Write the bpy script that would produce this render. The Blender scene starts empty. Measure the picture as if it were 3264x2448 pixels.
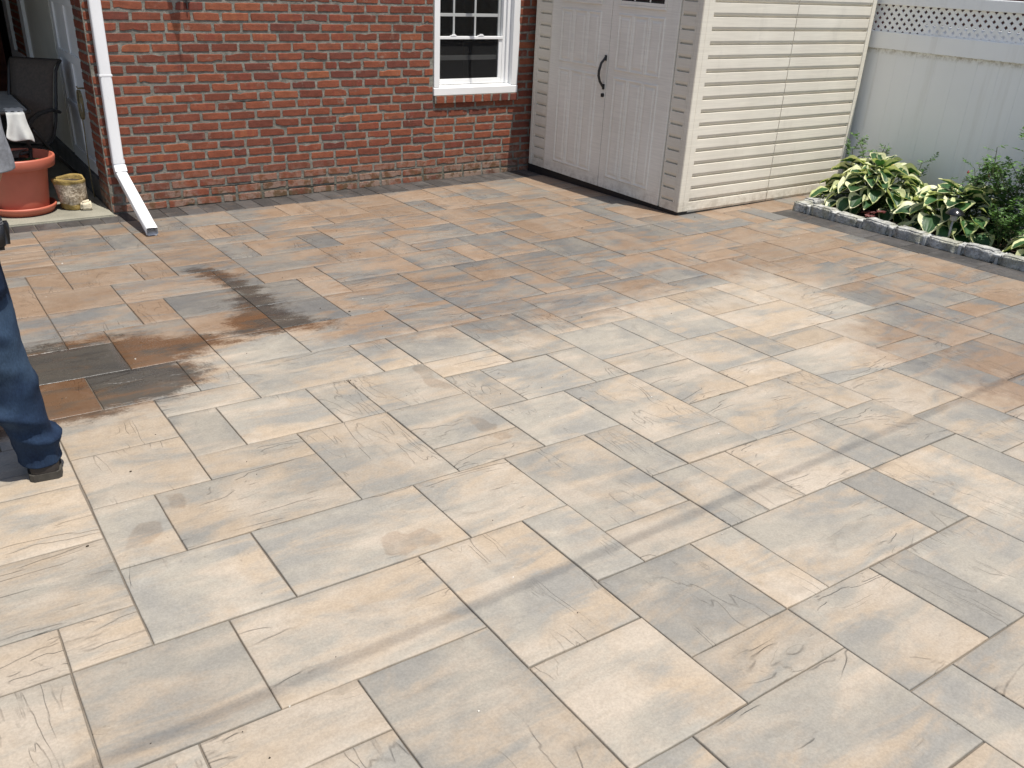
import bpy, bmesh, math, random
from mathutils import Vector, Matrix, noise as mnoise
import numpy as np
random.seed(7); np.random.seed(7)
sc = bpy.context.scene
COL = sc.collection
# ------------------------------------------------------------------ camera
CAM_H = 1.68592803; FPX = 2773.75582
U0, V0, M = .276836, .544115, .1905
yaw, pit, rol = 0.625038192, 0.446994663, -0.0500581551
def _rot():
    cy, sy = math.cos(yaw), math.sin(yaw); cp, sp = math.cos(pit), math.sin(pit); cr, sr = math.cos(rol), math.sin(rol)
    f = Vector((sy*cp, cy*cp, -sp)); r = Vector((cy, -sy, 0)); d = f.cross(r)
    return cr*r+sr*d, -sr*r+cr*d, f
RX, RD, RF = _rot()
cam = bpy.data.cameras.new('camera'); cam.sensor_width = 36; cam.lens = FPX/3264*36
cam.clip_start = .05; cam.clip_end = 500
camo = bpy.data.objects.new('camera', cam); COL.objects.link(camo)
m = Matrix.Identity(4)
for i in range(3):
    m[i][0] = RX[i]; m[i][1] = -RD[i]; m[i][2] = -RF[i]
m[2][3] = CAM_H
camo.matrix_world = m
sc.camera = camo
# ------------------------------------------------------------------ light
SUN_EL, SUN_AZ = math.radians(72.5), math.radians(13.5)
w = bpy.data.worlds.new('World'); sc.world = w; w.use_nodes = True
nt = w.node_tree; nt.nodes.clear()
sky = nt.nodes.new('ShaderNodeTexSky'); sky.sky_type = 'NISHITA'; sky.sun_disc = False
sky.sun_elevation = SUN_EL; sky.sun_rotation = math.pi-SUN_AZ; sky.air_density = 1.0; sky.dust_density = 1.6; sky.ozone_density = .6
bg = nt.nodes.new('ShaderNodeBackground'); bg.inputs[1].default_value = .11
wo = nt.nodes.new('ShaderNodeOutputWorld')
nt.links.new(sky.outputs[0], bg.inputs[0]); nt.links.new(bg.outputs[0], wo.inputs[0])
sl = bpy.data.lights.new('sun', 'SUN'); sl.energy = 4.6; sl.angle = math.radians(.53); sl.color = (1, .96, .89)
so = bpy.data.objects.new('sun', sl); COL.objects.link(so)
sdir = Vector((-math.sin(SUN_AZ)*math.cos(SUN_EL), math.cos(SUN_AZ)*math.cos(SUN_EL), -math.sin(SUN_EL)))
so.rotation_euler = sdir.to_track_quat('-Z', 'Y').to_euler(); so.location = (0, 0, 20)
sc.view_settings.view_transform = 'Standard'; sc.view_settings.look = 'None'
sc.view_settings.exposure = 0.36; sc.view_settings.gamma = 1; sc.view_settings.use_curve_mapping = False
sc.cycles.max_bounces = 8; sc.cycles.use_denoising = True
# ------------------------------------------------------------------ ground height
CZ = (-2.83801221e-02, -9.22017031e-02, 1.58328286e-02, 3.19265036e-02, 1.47011843e-04)
def zf(x, y):
    a = ((x-U0)/M-12)/15; b = ((y-V0)/M-15)/15
    a = min(max(a, -1.6), 1.5); b = min(max(b, -1.6), 1.25)
    return CZ[0]*a+CZ[1]*b+CZ[2]*a*a+CZ[3]*a*b+CZ[4]*b*b
# ------------------------------------------------------------------ materials
class NT:
    def __init__(s, name):
        s.m = bpy.data.materials.new(name); s.m.use_nodes = True; s.t = s.m.node_tree; s.t.nodes.clear()
        s.out = s.n('OutputMaterial'); s.b = s.n('BsdfPrincipled'); s.l(s.b.outputs[0], s.out.inputs[0])
    def n(s, kind, **kw):
        x = s.t.nodes.new('ShaderNode'+kind)
        for k, v in kw.items(): setattr(x, k, v)
        return x
    def l(s, a, b): s.t.links.new(a, b)
    def put(s, sock, v):
        if isinstance(v, bpy.types.NodeSocket): s.l(v, sock)
        else: sock.default_value = v
    def attr(s, name):
        return s.n('Attribute', attribute_name=name)
    def coord(s): return s.n('TexCoord').outputs['Object']
    def geo(s): return s.n('NewGeometry').outputs['Position']
    def map(s, v, scale=(1, 1, 1), loc=(0, 0, 0), rot=(0, 0, 0)):
        x = s.n('Mapping'); s.put(x.inputs[0], v); s.put(x.inputs['Scale'], scale); s.put(x.inputs['Location'], loc); s.put(x.inputs['Rotation'], rot); return x.outputs[0]
    def noise(s, v, scale=5, detail=4, rough=.55, dist=0, col=False):
        x = s.n('TexNoise'); s.put(x.inputs['Vector'], v); s.put(x.inputs['Scale'], scale); s.put(x.inputs['Detail'], detail)
        s.put(x.inputs['Roughness'], rough); s.put(x.inputs['Distortion'], dist); return x.outputs['Color' if col else 'Fac']
    def voro(s, v, scale=5, feature='F1', out='Distance'):
        x = s.n('TexVoronoi', feature=feature); s.put(x.inputs['Vector'], v); s.put(x.inputs['Scale'], scale); return x.outputs[out]
    def math(s, op, a, b=0, c=0, clamp=False):
        x = s.n('Math', operation=op); x.use_clamp = clamp; s.put(x.inputs[0], a); s.put(x.inputs[1], b)
        s.put(x.inputs[2], c); return x.outputs[0]
    def ramp(s, v, lo, hi, a=0., b=1., smooth=True):
        x = s.n('MapRange'); x.interpolation_type = 'SMOOTHSTEP' if smooth else 'LINEAR'; s.put(x.inputs[0], v)
        for i, k in ((1, lo), (2, hi), (3, a), (4, b)): s.put(x.inputs[i], k)
        return x.outputs[0]
    def mix(s, f, a, b, mode='MIX'):
        x = s.n('Mix', data_type='RGBA', blend_type=mode); s.put(x.inputs[0], f)
        for i, k in ((6, a), (7, b)):
            if not isinstance(k, bpy.types.NodeSocket) and len(k) == 3: k = (*k, 1)
            s.put(x.inputs[i], k)
        return x.outputs[2]
    def bump(s, h, strength=.3, dist=.01, prev=None):
        x = s.n('Bump'); s.put(x.inputs['Height'], h); x.inputs['Strength'].default_value = strength; x.inputs['Distance'].default_value = dist
        if prev is not None: s.l(prev, x.inputs['Normal'])
        return x.outputs[0]
    def fin(s, col=None, rough=None, normal=None, metal=None, spec=None):
        if col is not None: s.put(s.b.inputs['Base Color'], (*col, 1) if not isinstance(col, bpy.types.NodeSocket) and len(col) == 3 else col)
        if rough is not None: s.put(s.b.inputs['Roughness'], rough)
        if normal is not None: s.l(normal, s.b.inputs['Normal'])
        if metal is not None: s.put(s.b.inputs['Metallic'], metal)
        if spec is not None: s.put(s.b.inputs['Specular IOR Level'], spec)
        return s.m
def simple(name, col, rough=.5, var=.12, scale=6, bump=.15, bscale=60, bdist=.002, metal=0, spec=.5):
    t = NT(name); p = t.coord()
    n1 = t.noise(p, scale, 5); c = t.mix(t.ramp(n1, .3, .7), tuple(x*(1-var) for x in col), tuple(min(1, x*(1+var)) for x in col))
    n2 = t.noise(p, bscale, 3)
    return t.fin(c, t.ramp(n1, .3, .7, rough-.06, rough+.06), t.bump(n2, bump, bdist), metal, spec)
# ------------------------------------------------------------------ object helpers
def mesh_obj(name, bm, mats, parent=None, smooth=False, normals=True):
    me = bpy.data.meshes.new(name)
    if normals: bmesh.ops.recalc_face_normals(bm, faces=bm.faces)
    bm.to_mesh(me); bm.free()
    for mm in (mats if isinstance(mats, (list, tuple)) else [mats]): me.materials.append(mm)
    if smooth: me.polygons.foreach_set('use_smooth', [True]*len(me.polygons))
    o = bpy.data.objects.new(name, me); COL.objects.link(o)
    if parent is not None:
        o.parent = parent
        if parent.type == 'EMPTY': o.matrix_parent_inverse = Matrix.Translation(-parent.location)
    return o
def tag(o, label=None, cat=None, group=None, kind=None):
    if label: o['label'] = label
    if cat: o['category'] = cat
    if group: o['group'] = group
    if kind: o['kind'] = kind
    return o
def thing(name, label, cat, loc=(0, 0, 0), group=None):
    o = bpy.data.objects.new(name, None); COL.objects.link(o); o.location = loc; o.empty_display_size = .1
    o.matrix_world = Matrix.Translation(loc)
    return tag(o, label, cat, group)
def box(bm, x0, x1, y0, y1, z0, z1, bev=0, mi=0):
    vs = [bm.verts.new((x, y, z)) for z in (z0, z1) for y in (y0, y1) for x in (x0, x1)]
    fs = [bm.faces.new([vs[i] for i in q]) for q in ((0, 2, 3, 1), (4, 5, 7, 6), (0, 1, 5, 4), (2, 6, 7, 3), (0, 4, 6, 2), (1, 3, 7, 5))]
    for f in fs: f.material_index = mi
    if bev:
        es = list({e for f in fs for e in f.edges})
        r = bmesh.ops.bevel(bm, geom=es, offset=bev, segments=2, affect='EDGES', profile=.6)
        for f in r['faces']: f.material_index = mi
    return fs
def boxo(name, dims, mat, parent=None, bev=.003):
    bm = bmesh.new(); box(bm, *dims, bev=bev); return mesh_obj(name, bm, mat, parent)
def tube(bm, pts, rads, seg=10, cap=True, mi=0, up=None):
    pts = [Vector(p) for p in pts]
    if not hasattr(rads, '__len__'): rads = [rads]*len(pts)
    rings = []; last = None
    for i, p in enumerate(pts):
        d = (pts[min(i+1, len(pts)-1)]-pts[max(i-1, 0)]).normalized()
        if last is None:
            a = Vector((0, 0, 1)) if abs(d.z) < .9 else Vector((1, 0, 0)); a = (a-d*a.dot(d)).normalized()
        else:
            a = (last-d*last.dot(d)).normalized()
        last = a; b = d.cross(a)
        rings.append([bm.verts.new(p+(a*math.cos(2*math.pi*k/seg)+b*math.sin(2*math.pi*k/seg))*rads[i]) for k in range(seg)])
    for r0, r1 in zip(rings, rings[1:]):
        for k in range(seg):
            f = bm.faces.new((r0[k], r0[(k+1) % seg], r1[(k+1) % seg], r1[k])); f.material_index = mi; f.smooth = True
    if cap:
        for r in (rings[0], rings[-1]):
            try: bm.faces.new(r).material_index = mi
            except ValueError: pass
def lathe(bm, prof, c=(0, 0, 0), seg=48, mi=0, close=False, fn=None):
    rings = []
    for r, z in prof:
        ring = []
        for k in range(seg):
            a = 2*math.pi*k/seg; v = Vector((c[0]+r*math.cos(a), c[1]+r*math.sin(a), c[2]+z))
            if fn: v = fn(v, a, r, z)
            ring.append(bm.verts.new(v))
        rings.append(ring)
    for r0, r1 in zip(rings, rings[1:]):
        for k in range(seg):
            f = bm.faces.new((r0[k], r0[(k+1) % seg], r1[(k+1) % seg], r1[k])); f.material_index = mi; f.smooth = True
    if close:
        bm.faces.new(rings[-1]).material_index = mi
    return rings
def prism(bm, poly, axis, a0, a1, mi=0):
    """poly: 2D points; extruded along axis ('x','y','z') from a0 to a1"""
    def P(p, a):
        return {'x': (a, p[0], p[1]), 'y': (p[0], a, p[1]), 'z': (p[0], p[1], a)}[axis]
    A = [bm.verts.new(P(p, a0)) for p in poly]; B = [bm.verts.new(P(p, a1)) for p in poly]
    n = len(poly); fs = [bm.faces.new(A), bm.faces.new(B[::-1])]
    for k in range(n): fs.append(bm.faces.new((A[k], A[(k+1) % n], B[(k+1) % n], B[k])))
    for f in fs: f.material_index = mi
def fa(me, name, typ, data, dom='POINT'):
    a = me.attributes.new(name, typ, dom)
    a.data.foreach_set('vector' if typ == 'FLOAT_VECTOR' else 'value', np.asarray(data, dtype=np.float32).ravel())
# ------------------------------------------------------------------ patio
PAV = """-3,8,3,2,3554 -3,7,2,1,2222 0,7,2,2,7545 2,7,3,2,8435 -1,5,2,2,6665 -4,4,3,3,7433 1,5,3,2,4345 0,4,2,1,3222 -1,3,1,2,5565 0,2,2,2,3366 2,2,2,3,7534 4,4,2,3,4265 6,5,1,2,8666 7,5,2,1,3354 7,6,2,3,4367 5,7,2,2,5334 4,9,2,3,4257 6,10,2,2,6477 6,9,2,1,3554 8,9,2,2,4677 9,7,1,2,5565 10,8,2,3,7334 10,7,2,1,6675 12,7,3,2,5346 15,7,1,2,3333 16,6,2,2,2222 14,5,2,2,7466 13,5,1,2,5666 11,5,2,2,3343 10,5,1,2,3344 9,3,3,2,6645 12,3,1,2,6677 13,2,2,3,2368 11,0,2,3,6656 10,1,1,2,6777 8,1,2,2,6248 8,3,1,2,2433 6,3,2,2,6565 4,2,2,2,3334 6,2,2,1,3443 5,0,3,2,4676 3,-1,2,3,6656 8,-1,1,2,6775 8,-3,1,2,6775 9,-1,2,2,4554 9,-3,2,2,6666 6,-2,2,2,2222 1,9,3,2,3345 0,9,1,2,6655 0,11,2,2,2233 0,13,2,2,3333 -3,12,3,2,5554 -3,10,3,2,4222 2,12,1,2,6664 2,11,2,1,2234 3,12,2,2,6733 4,14,3,2,6545 3,15,1,2,5544 2,17,2,3,4332 1,15,2,2,8764 2,14,2,1,7355 -1,15,2,2,1122 -2,17,4,2,9999 -1,19,2,1,4456 1,22,2,2,2222 1,20,2,2,5665 3,22,3,2,6333 3,20,1,2,2122 4,20,2,2,8668 4,18,2,2,2332 4,16,2,2,2762 1,24,1,2,1111 2,24,2,2,2233 4,24,1,2,2222 2,30,2,2,3333 2,28,2,2,5665 4,28,1,2,6666 2,26,3,2,2677 0,30,2,1,1122 0,28,2,1,1122 0,26,2,1,2334 -1,25,2,1,6666 -1,22,2,3,2123 5,28,2,2,3672 5,27,2,1,4322 5,25,2,2,2223 7,25,1,2,6666 5,24,2,1,4476 6,22,1,2,5566 7,23,3,2,7236 7,22,2,1,2122 8,20,1,2,2222 6,20,2,2,7776 6,18,2,2,8877 8,18,3,2,2765 9,20,2,1,5664 9,21,3,2,7326 11,19,2,2,3622 11,17,3,2,5366 11,16,2,1,5755 9,16,2,2,6335 6,16,3,2,2356 7,14,1,2,5433 8,14,2,2,5467 10,13,2,3,5645 8,13,2,1,2122 6,12,2,2,3635 5,12,1,2,5455 8,11,1,2,6444 9,11,2,2,6566 11,11,1,2,6666 12,12,2,2,7777 14,12,1,2,7774 13,14,2,1,3233 15,12,2,3,2177 12,14,1,2,7133 13,15,3,2,3665 16,15,2,2,5333 15,17,2,1,6526 15,18,2,2,3253 15,20,2,1,4756 13,19,2,2,6622 14,17,1,2,6233 12,21,2,2,3656 14,21,1,2,2322 10,23,2,2,3322 10,25,1,2,7777 8,25,2,2,2472 9,30,2,2,7226 11,30,1,2,1122 9,28,3,2,7226 9,27,2,1,5222 11,26,3,2,4443 11,25,2,1,3623 12,23,1,2,6743 14,27,2,1,5333 14,26,2,1,2222 13,24,3,2,2765 13,23,2,1,6555 15,21,2,3,6722 16,24,2,2,4632 17,22,1,2,7333 16,26,2,2,2222 12,29,2,3,2222 12,28,2,1,3322 14,30,2,2,2222 14,28,2,2,2222 16,30,2,2,4422 16,28,1,2,6666 18,30,1,2,1266 17,28,2,2,2222 19,29,2,3,2266 19,28,2,1,2222 21,30,2,2,2666 21,28,2,2,2255 18,25,2,3,2466 20,26,2,2,2254 20,25,2,1,2255 25,16,3,2,2122 23,15,2,1,1222 23,16,2,2,3322 25,14,2,2,1222 27,14,2,2,4543 28,17,1,2,5533 25,13,2,1,6666 27,11,2,3,2244 26,11,1,2,3322 24,10,2,3,2277 22,11,2,2,7337 22,13,3,2,2642 22,15,1,2,2222 20,14,2,3,2233 18,15,2,1,6677 18,16,2,3,2277 20,17,1,2,2222 21,17,2,1,2223 19,19,2,3,4344 17,20,2,2,6777 17,19,2,1,5655 17,17,1,2,6775 21,20,2,2,6654 23,20,1,2,7765 21,18,3,2,2223 24,18,2,2,2222 17,13,2,2,2323 19,13,1,2,2222 20,12,2,2,2222 20,11,2,1,6766 17,11,3,2,2233 19,9,2,2,2223 21,8,2,3,6622 23,9,1,2,6777 24,9,2,1,2652 26,9,3,2,2322 23,6,2,3,5555 25,6,2,3,5555 19,8,2,1,5555 17,10,2,1,3333 16,8,3,2,6228 18,5,2,3,7712 20,6,2,2,5612 22,6,1,2,2222 22,4,1,2,2222 20,5,2,1,7777 16,10,1,2,2377 14,10,2,2,2544 12,11,2,1,2223 12,9,2,2,3525 14,9,2,1,3323"""
DRY = [(-3,3.33),(.28,3.35),(.39,3.345),(.5,3.37),(.66,3.38),(.76,3.40),(.81,3.42),(.77,3.51),(.87,3.49),(.925,3.58),(.927,3.72),(.87,3.78),(1.036,3.865),(1.134,3.88),(1.25,3.87),(1.41,3.9),(1.48,3.72),(1.69,3.42),(1.98,3.48),(2.27,3.38),(2.4,3.32),(2.6,3.27),(2.76,3.23),(3.0,3.3),(3.5,3.4),(3.87,3.39),(4.19,3.4),(4.45,3.37),(4.46,3.1),(4.45,2.83),(4.44,2.69),(4.24,2.62),(4.08,2.48),(3.83,2.31),(3.72,2.07),(3.73,1.69),(3.77,1.44),(4.6,1.0),(8,.6),(8,-5),(-5,-5)]
WETA = [(-3,3.32),(.28,3.34),(.66,3.37),(.81,3.41),(.78,3.5),(.88,3.5),(.93,3.6),(.93,3.72),(.88,3.78),(1.04,3.86),(1.13,3.88),(1.2,3.9),(1.0,4.1),(.8,4.22),(.5,4.27),(-3,4.2)]
WETB = [(1.15,3.92),(1.41,3.92),(1.72,3.88),(1.68,3.97),(1.58,4.1),(1.55,4.25),(1.56,4.5),(1.55,4.75),(1.51,5.0),(1.47,5.22),(1.3,5.2),(1.36,4.9),(1.4,4.6),(1.3,4.3),(1.2,4.15)]
STAINS = [[(1.669,2.627),(1.699,2.622),(1.727,2.568),(1.723,2.522),(1.748,2.504),(1.727,2.472),(1.651,2.485),(1.66,2.543)],[(1.728,3.203),(1.796,3.196),(1.798,3.1),(1.763,3.039),(1.792,2.914),(1.753,2.889),(1.689,2.963),(1.721,3.103)],[(.987,2.032),(1.042,2.034),(1.062,1.996),(1.127,2.004),(1.164,1.914),(1.133,1.898),(1.054,1.912),(1.011,1.891),(.95,1.923)],[(.498,2.619),(.552,2.598),(.543,2.529),(.527,2.5),(.489,2.511)],[(.382,2.478),(.439,2.464),(.435,2.395),(.374,2.333),(.309,2.353),(.332,2.417)],[(1.653,2.453),(1.735,2.436),(1.746,2.368),(1.679,2.385)]]
def sdist(poly, P):
    n = len(poly); d = np.full(len(P), 9.); ins = np.zeros(len(P), bool)
    for k in range(n):
        a = np.array(poly[k]); b = np.array(poly[(k+1) % n]); ab = b-a
        t = np.clip(((P-a)@ab)/(ab@ab), 0, 1); q = a+t[:, None]*ab
        d = np.minimum(d, np.hypot(*(P-q).T))
        c = (a[1] > P[:, 1]) != (b[1] > P[:, 1])
        xi = a[0]+(P[:, 1]-a[1])/(b[1]-a[1]+1e-12)*ab[0]
        ins ^= c & (P[:, 0] < xi)
    return np.where(ins, d, -d)
pav = []; occ = {}
for t in PAV.split():
    x, y, a, b, c = t.split(','); x, y, a, b = int(x), int(y), int(a), int(b)
    cells = [(i, j) for i in range(x, x+a) for j in range(y, y+b)]
    if any(k in occ for k in cells): continue
    for k in cells: occ[k] = 1
    pav.append((x, y, a, b, [int(ch)/9 for ch in c]))
def allowed(i, j):
    if -12 <= i < 29 and -8 <= j < 32: return True
    return 29 <= i < 37 and 21 <= j < 24
rr = random.Random(11)
for j in range(31, -9, -1):
    for i in range(-12, 37):
        if (i, j) in occ or not allowed(i, j): continue
        opts = [(3, 2), (2, 3), (2, 2), (1, 2), (2, 1)]; rr.shuffle(opts)
        for a, b in opts+[(1, 1)]:
            cells = [(i+p, j-q) for p in range(a) for q in range(b)]
            if all(k not in occ and allowed(*k) for k in cells): break
        for k in cells: occ[k] = 1
        g = rr.choice((.22, .3, .45, .6, .75)); pav.append((i, j-b+1, a, b, [min(1, max(0, g+rr.uniform(-.2, .2))) for _ in range(4)]))
V = []; Fc = []; A_g = []; A_pc = []; A_t = []; A_e = []
def slab(X0, X1, Y0, Y1, cor, nx, ny, gap=.0028, ch=.0030, thick=.03, amp=.0011, seed=0, up=0., longx=None):
    r = random.Random(seed)
    gx0, gx1, gy0, gy1 = [gap*r.uniform(.45, 1.5)*.8 for _ in range(4)]
    X0 += gx0; X1 -= gx1; Y0 += gy0; Y1 -= gy1
    rot = r.uniform(-.0016, .0016)
    xs = [X0-.0005, X0+ch*.4, X0+ch]+[X0+ch+(X1-X0-2*ch)*k/nx for k in range(1, nx)]+[X1-ch, X1-ch*.4, X1+.0005]
    ys = [Y0-.0005, Y0+ch*.4, Y0+ch]+[Y0+ch+(Y1-Y0-2*ch)*k/ny for k in range(1, ny)]+[Y1-ch, Y1-ch*.4, Y1+.0005]
    tx, ty, tz = r.uniform(-.004, .004), r.uniform(-.004, .004), r.uniform(-.0012, .0012)+up
    lx = (X1-X0 >= Y1-Y0) if longx is None else longx
    if abs((X1-X0)-(Y1-Y0)) < .02: lx = r.random() < .6
    seedv = r.uniform(0, 90); tone = r.uniform(-1, 1); base = len(V); nxx, nyy = len(xs), len(ys)
    cx, cy = (X0+X1)/2, (Y0+Y1)/2
    for b, y in enumerate(ys):
        for a, x in enumerate(xs):
            u = (x-X0)/(X1-X0); v = (y-Y0)/(Y1-Y0); e = min(a, nxx-1-a, b, nyy-1-b)
            jx = jy = 0.
            if e <= 1:
                nv = mnoise.noise_vector(Vector((x*9, y*9, seedv)))+.5*mnoise.noise_vector(Vector((x*31, y*31, seedv)))
                jx, jy = nv.x*.0012, nv.y*.0012
            z = zf(x, y)+tz+tx*(x-cx)+ty*(y-cy)
            if e >= 2: z += amp*mnoise.noise(Vector((x*7+seedv, y*7, 0)))+amp*.5*mnoise.noise(Vector((x*19, y*19, seedv)))
            elif e == 1: z -= ch*.28
            else: z -= ch*1.1
            xr = x+jx-rot*(y-cy); yr = y+jy+rot*(x-cx)
            V.append((xr, yr, z))
            A_g.append((1-v)*((1-u)*cor[3]+u*cor[2])+v*((1-u)*cor[0]+u*cor[1]))
            A_pc.append((x-X0, y-Y0, seedv) if lx else (y-Y0, x-X0, seedv)); A_t.append(tone); A_e.append(e)
    for b in range(nyy-1):
        for a in range(nxx-1):
            i0 = base+b*nxx+a; Fc.append((i0, i0+1, i0+nxx+1, i0+nxx))
    # skirt
    rim = [base+a for a in range(nxx)]+[base+b*nxx+nxx-1 for b in range(1, nyy)]+[base+(nyy-1)*nxx+a for a in range(nxx-2, -1, -1)]+[base+b*nxx for b in range(nyy-2, 0, -1)]
    s0 = len(V)
    for k in rim:
        x, y, z = V[k]; V.append((x, y, z-thick)); A_g.append(A_g[k]); A_pc.append(A_pc[k]); A_t.append(A_t[k]); A_e.append(0)
    n = len(rim)
    for k in range(n): Fc.append((rim[k], s0+k, s0+(k+1) % n, rim[(k+1) % n]))
def flush(name, mat, border=False):
    global V, Fc, A_g, A_pc, A_t, A_e
    me = bpy.data.meshes.new(name); me.from_pydata(V, [], Fc); me.materials.append(mat)
    me.polygons.foreach_set('use_smooth', [True]*len(me.polygons))
    P = np.array(V)[:, :2]
    fa(me, 'grey', 'FLOAT', A_g); fa(me, 'pc', 'FLOAT_VECTOR', A_pc); fa(me, 'tone', 'FLOAT', A_t)
    fa(me, 'edge', 'FLOAT', np.minimum(A_e, 3))
    fa(me, 'dry', 'FLOAT', np.clip(sdist(DRY, P), -.6, .6))
    fa(me, 'wet', 'FLOAT', np.clip(np.maximum(sdist(WETA, P), sdist(WETB, P)), -.4, .4))
    sm_ = np.full(len(P), -1.)
    for q in STAINS: sm_ = np.maximum(sm_, sdist(q, P))
    fa(me, 'stain', 'FLOAT', np.clip(sm_, -.2, .2))
    o = bpy.data.objects.new(name, me); COL.objects.link(o); tag(o, kind='structure')
    V = []; Fc = []; A_g = []; A_pc = []; A_t = []; A_e = []
    return o
def paver_mat(name, border=False):
    t = NT(name); pc = t.attr('pc').outputs['Vector']; g = t.attr('grey').outputs['Fac']; tone = t.attr('tone').outputs['Fac']
    dry = t.attr('dry').outputs['Fac']; wet = t.attr('wet').outputs['Fac']; P = t.geo()
    sw = t.n('SeparateXYZ'); t.l(pc, sw.inputs[0]); cb_ = t.n('CombineXYZ'); sp_ = t.n('SeparateXYZ'); t.l(P, sp_.inputs[0]); t.l(sp_.outputs[0], cb_.inputs[0]); t.l(sp_.outputs[1], cb_.inputs[1]); t.l(sw.outputs[2], cb_.inputs[2]); ws = cb_.outputs[0]
    st = t.map(ws, (2.6, 7.5, 1), rot=(0, 0, .12))
    n1 = t.noise(st, 1.0, 6, .6, .6); n2 = t.noise(t.map(pc, (1.6, 3.2, 1), (5, 3, 7)), 1.4, 4, .55, .4)
    fine = t.noise(t.map(P, (1, 1, 1)), 140, 3, .7); med = t.noise(P, 26, 5, .65)
    gg = t.math('ADD', g, t.math('MULTIPLY', t.math('SUBTRACT', n1, .5), 2.4)); gg = t.math('ADD', gg, t.math('MULTIPLY', t.math('SUBTRACT', med, .5), .45))
    gf = t.ramp(gg, .16, .80)
    hue = t.ramp(n2, .38, .64)
    if border:
        seal = t.mix(hue, (.050, .047, .045), (.086, .080, .076)); dryc = seal
    else:
        tan = t.mix(hue, (.226, .156, .104), (.258, .193, .140)); gry = t.mix(hue, (.142, .137, .128), (.195, .178, .152))
        seal = t.mix(gf, tan, gry)
        dtan = t.mix(hue, (.352, .280, .203), (.372, .316, .252)); dgry = t.mix(hue, (.228, .214, .188), (.288, .260, .214))
        dryc = t.mix(gf, dtan, dgry)
    # weathered streak blotches
    bl = t.ramp(t.noise(t.map(ws, (4, 12, 1), (9, 2, 4), (0, 0, .12)), 1.3, 6, .72), .52, .70)
    seal = t.mix(t.math('MULTIPLY', bl, .55), seal, t.mix(gf, (.20, .125, .075), (.105, .10, .096)))
    nb = t.noise(P, 9, 4, .6); nf = t.noise(P, 55, 4, .7)
    dd = t.math('ADD', dry, t.math('ADD', t.math('MULTIPLY', t.math('SUBTRACT', nb, .5), .5), t.math('MULTIPLY', t.math('SUBTRACT', nf, .5), .10)))
    df = t.ramp(dd, -.27, .20)
    if border: df = t.math('MULTIPLY', df, .0)
    col = t.mix(df, seal, dryc)
    dryb = t.math('MULTIPLY', t.math('MULTIPLY', bl, .30), df); col = t.mix(dryb, col, t.mix(gf, (.24, .185, .125), (.165, .16, .148)))
    # per stone tone
    tv = t.ramp(tone, -1, 1, .90, 1.08, False); col = t.mix(1, col, tv, 'MULTIPLY')
    col = t.mix(1, col, t.ramp(fine, .25, .75, .88, 1.10), 'MULTIPLY')
    col = t.mix(1, col, t.ramp(med, .3, .7, .94, 1.05), 'MULTIPLY')
    # cleft ledges: crevice dirt plus relief shading painted as dark lines
    terr = t.noise(t.map(pc, (1.5, 5.6, 1), (1, 8, 3)), 1.15, 3.6, .5, .35)
    mask = t.ramp(t.noise(t.map(pc, (3, 3, 1), (4, 4, 4)), 1.1, 2), .47, .58)
    def band(x, c, wd): return t.ramp(t.math('ABSOLUTE', t.math('SUBTRACT', x, c)), 0, wd, 1, 0)
    l1 = band(terr, .5, .008); l2 = band(terr, .575, .005)
    led = t.math('MULTIPLY', t.math('MAXIMUM', l1, l2), mask)
    col = t.mix(t.math('MULTIPLY', led, .30), col, t.mix(.5, col, (.10, .075, .055)))
    # pits
    pit = t.ramp(t.voro(t.map(pc, (14, 30, 1)), 1.0), .05, .11, 1, 0); pm = t.ramp(t.noise(pc, 2.2, 1), .56, .66)
    pit = t.math('MULTIPLY', pit, pm); col = t.mix(t.math('MULTIPLY', pit, .4), col, (.16, .13, .10))
    # wet sealer
    wd = t.math('ADD', wet, t.math('ADD', t.math('MULTIPLY', t.math('SUBTRACT', nb, .5), .22), t.math('MULTIPLY', t.math('SUBTRACT', t.noise(P, 120, 4, .75), .5), .22)))
    wd = t.math('ADD', wd, t.math('MULTIPLY', t.math('SUBTRACT', t.noise(t.map(P, (3.5, 9, 1), rot=(0, 0, .15)), 1.5, 6, .7), .5), .30))
    wf = t.ramp(wd, -.05, .06)
    wcol = t.mix(1, seal, t.mix(gf, (.46, .34, .25), (.31, .295, .28)), 'MULTIPLY')
    col = t.mix(t.math('MULTIPLY', wf, .92), col, wcol)
    sf_ = t.ramp(t.math('ADD', t.attr('stain').outputs['Fac'], t.math('MULTIPLY', t.math('SUBTRACT', nb, .5), .03)), -.003, .008); sf_ = t.math('MULTIPLY', sf_, t.ramp(nb, .3, .6, .35, .75)); col = t.mix(sf_, col, t.mix(1, col, (.78, .72, .67), 'MULTIPLY'))
    # darker towards the arris
    ed = t.ramp(t.attr('edge').outputs['Fac'], 0, 1.6, .74, 1); col = t.mix(1, col, ed, 'MULTIPLY')
    ro = t.math('ADD', t.math('MULTIPLY', df, .2), .52); ro = t.math('ADD', ro, t.math('MULTIPLY', t.math('SUBTRACT', med, .5), .2))
    ro = t.math('SUBTRACT', ro, t.math('MULTIPLY', wf, .27), clamp=True)
    h = t.math('MULTIPLY', mask, t.math('ADD', t.ramp(terr, .49, .51), t.ramp(terr, .565, .58)))
    bn = t.bump(h, .9, .0045); bn = t.bump(t.noise(P, 45, 6, .75), .35, .004, bn); bn = t.bump(fine, .16, .0008, bn)
    return t.fin(col, ro, bn, 0, .35)
M_pav = paver_mat('paver_stone'); M_bord = paver_mat('charcoal_stone', True)
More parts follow.
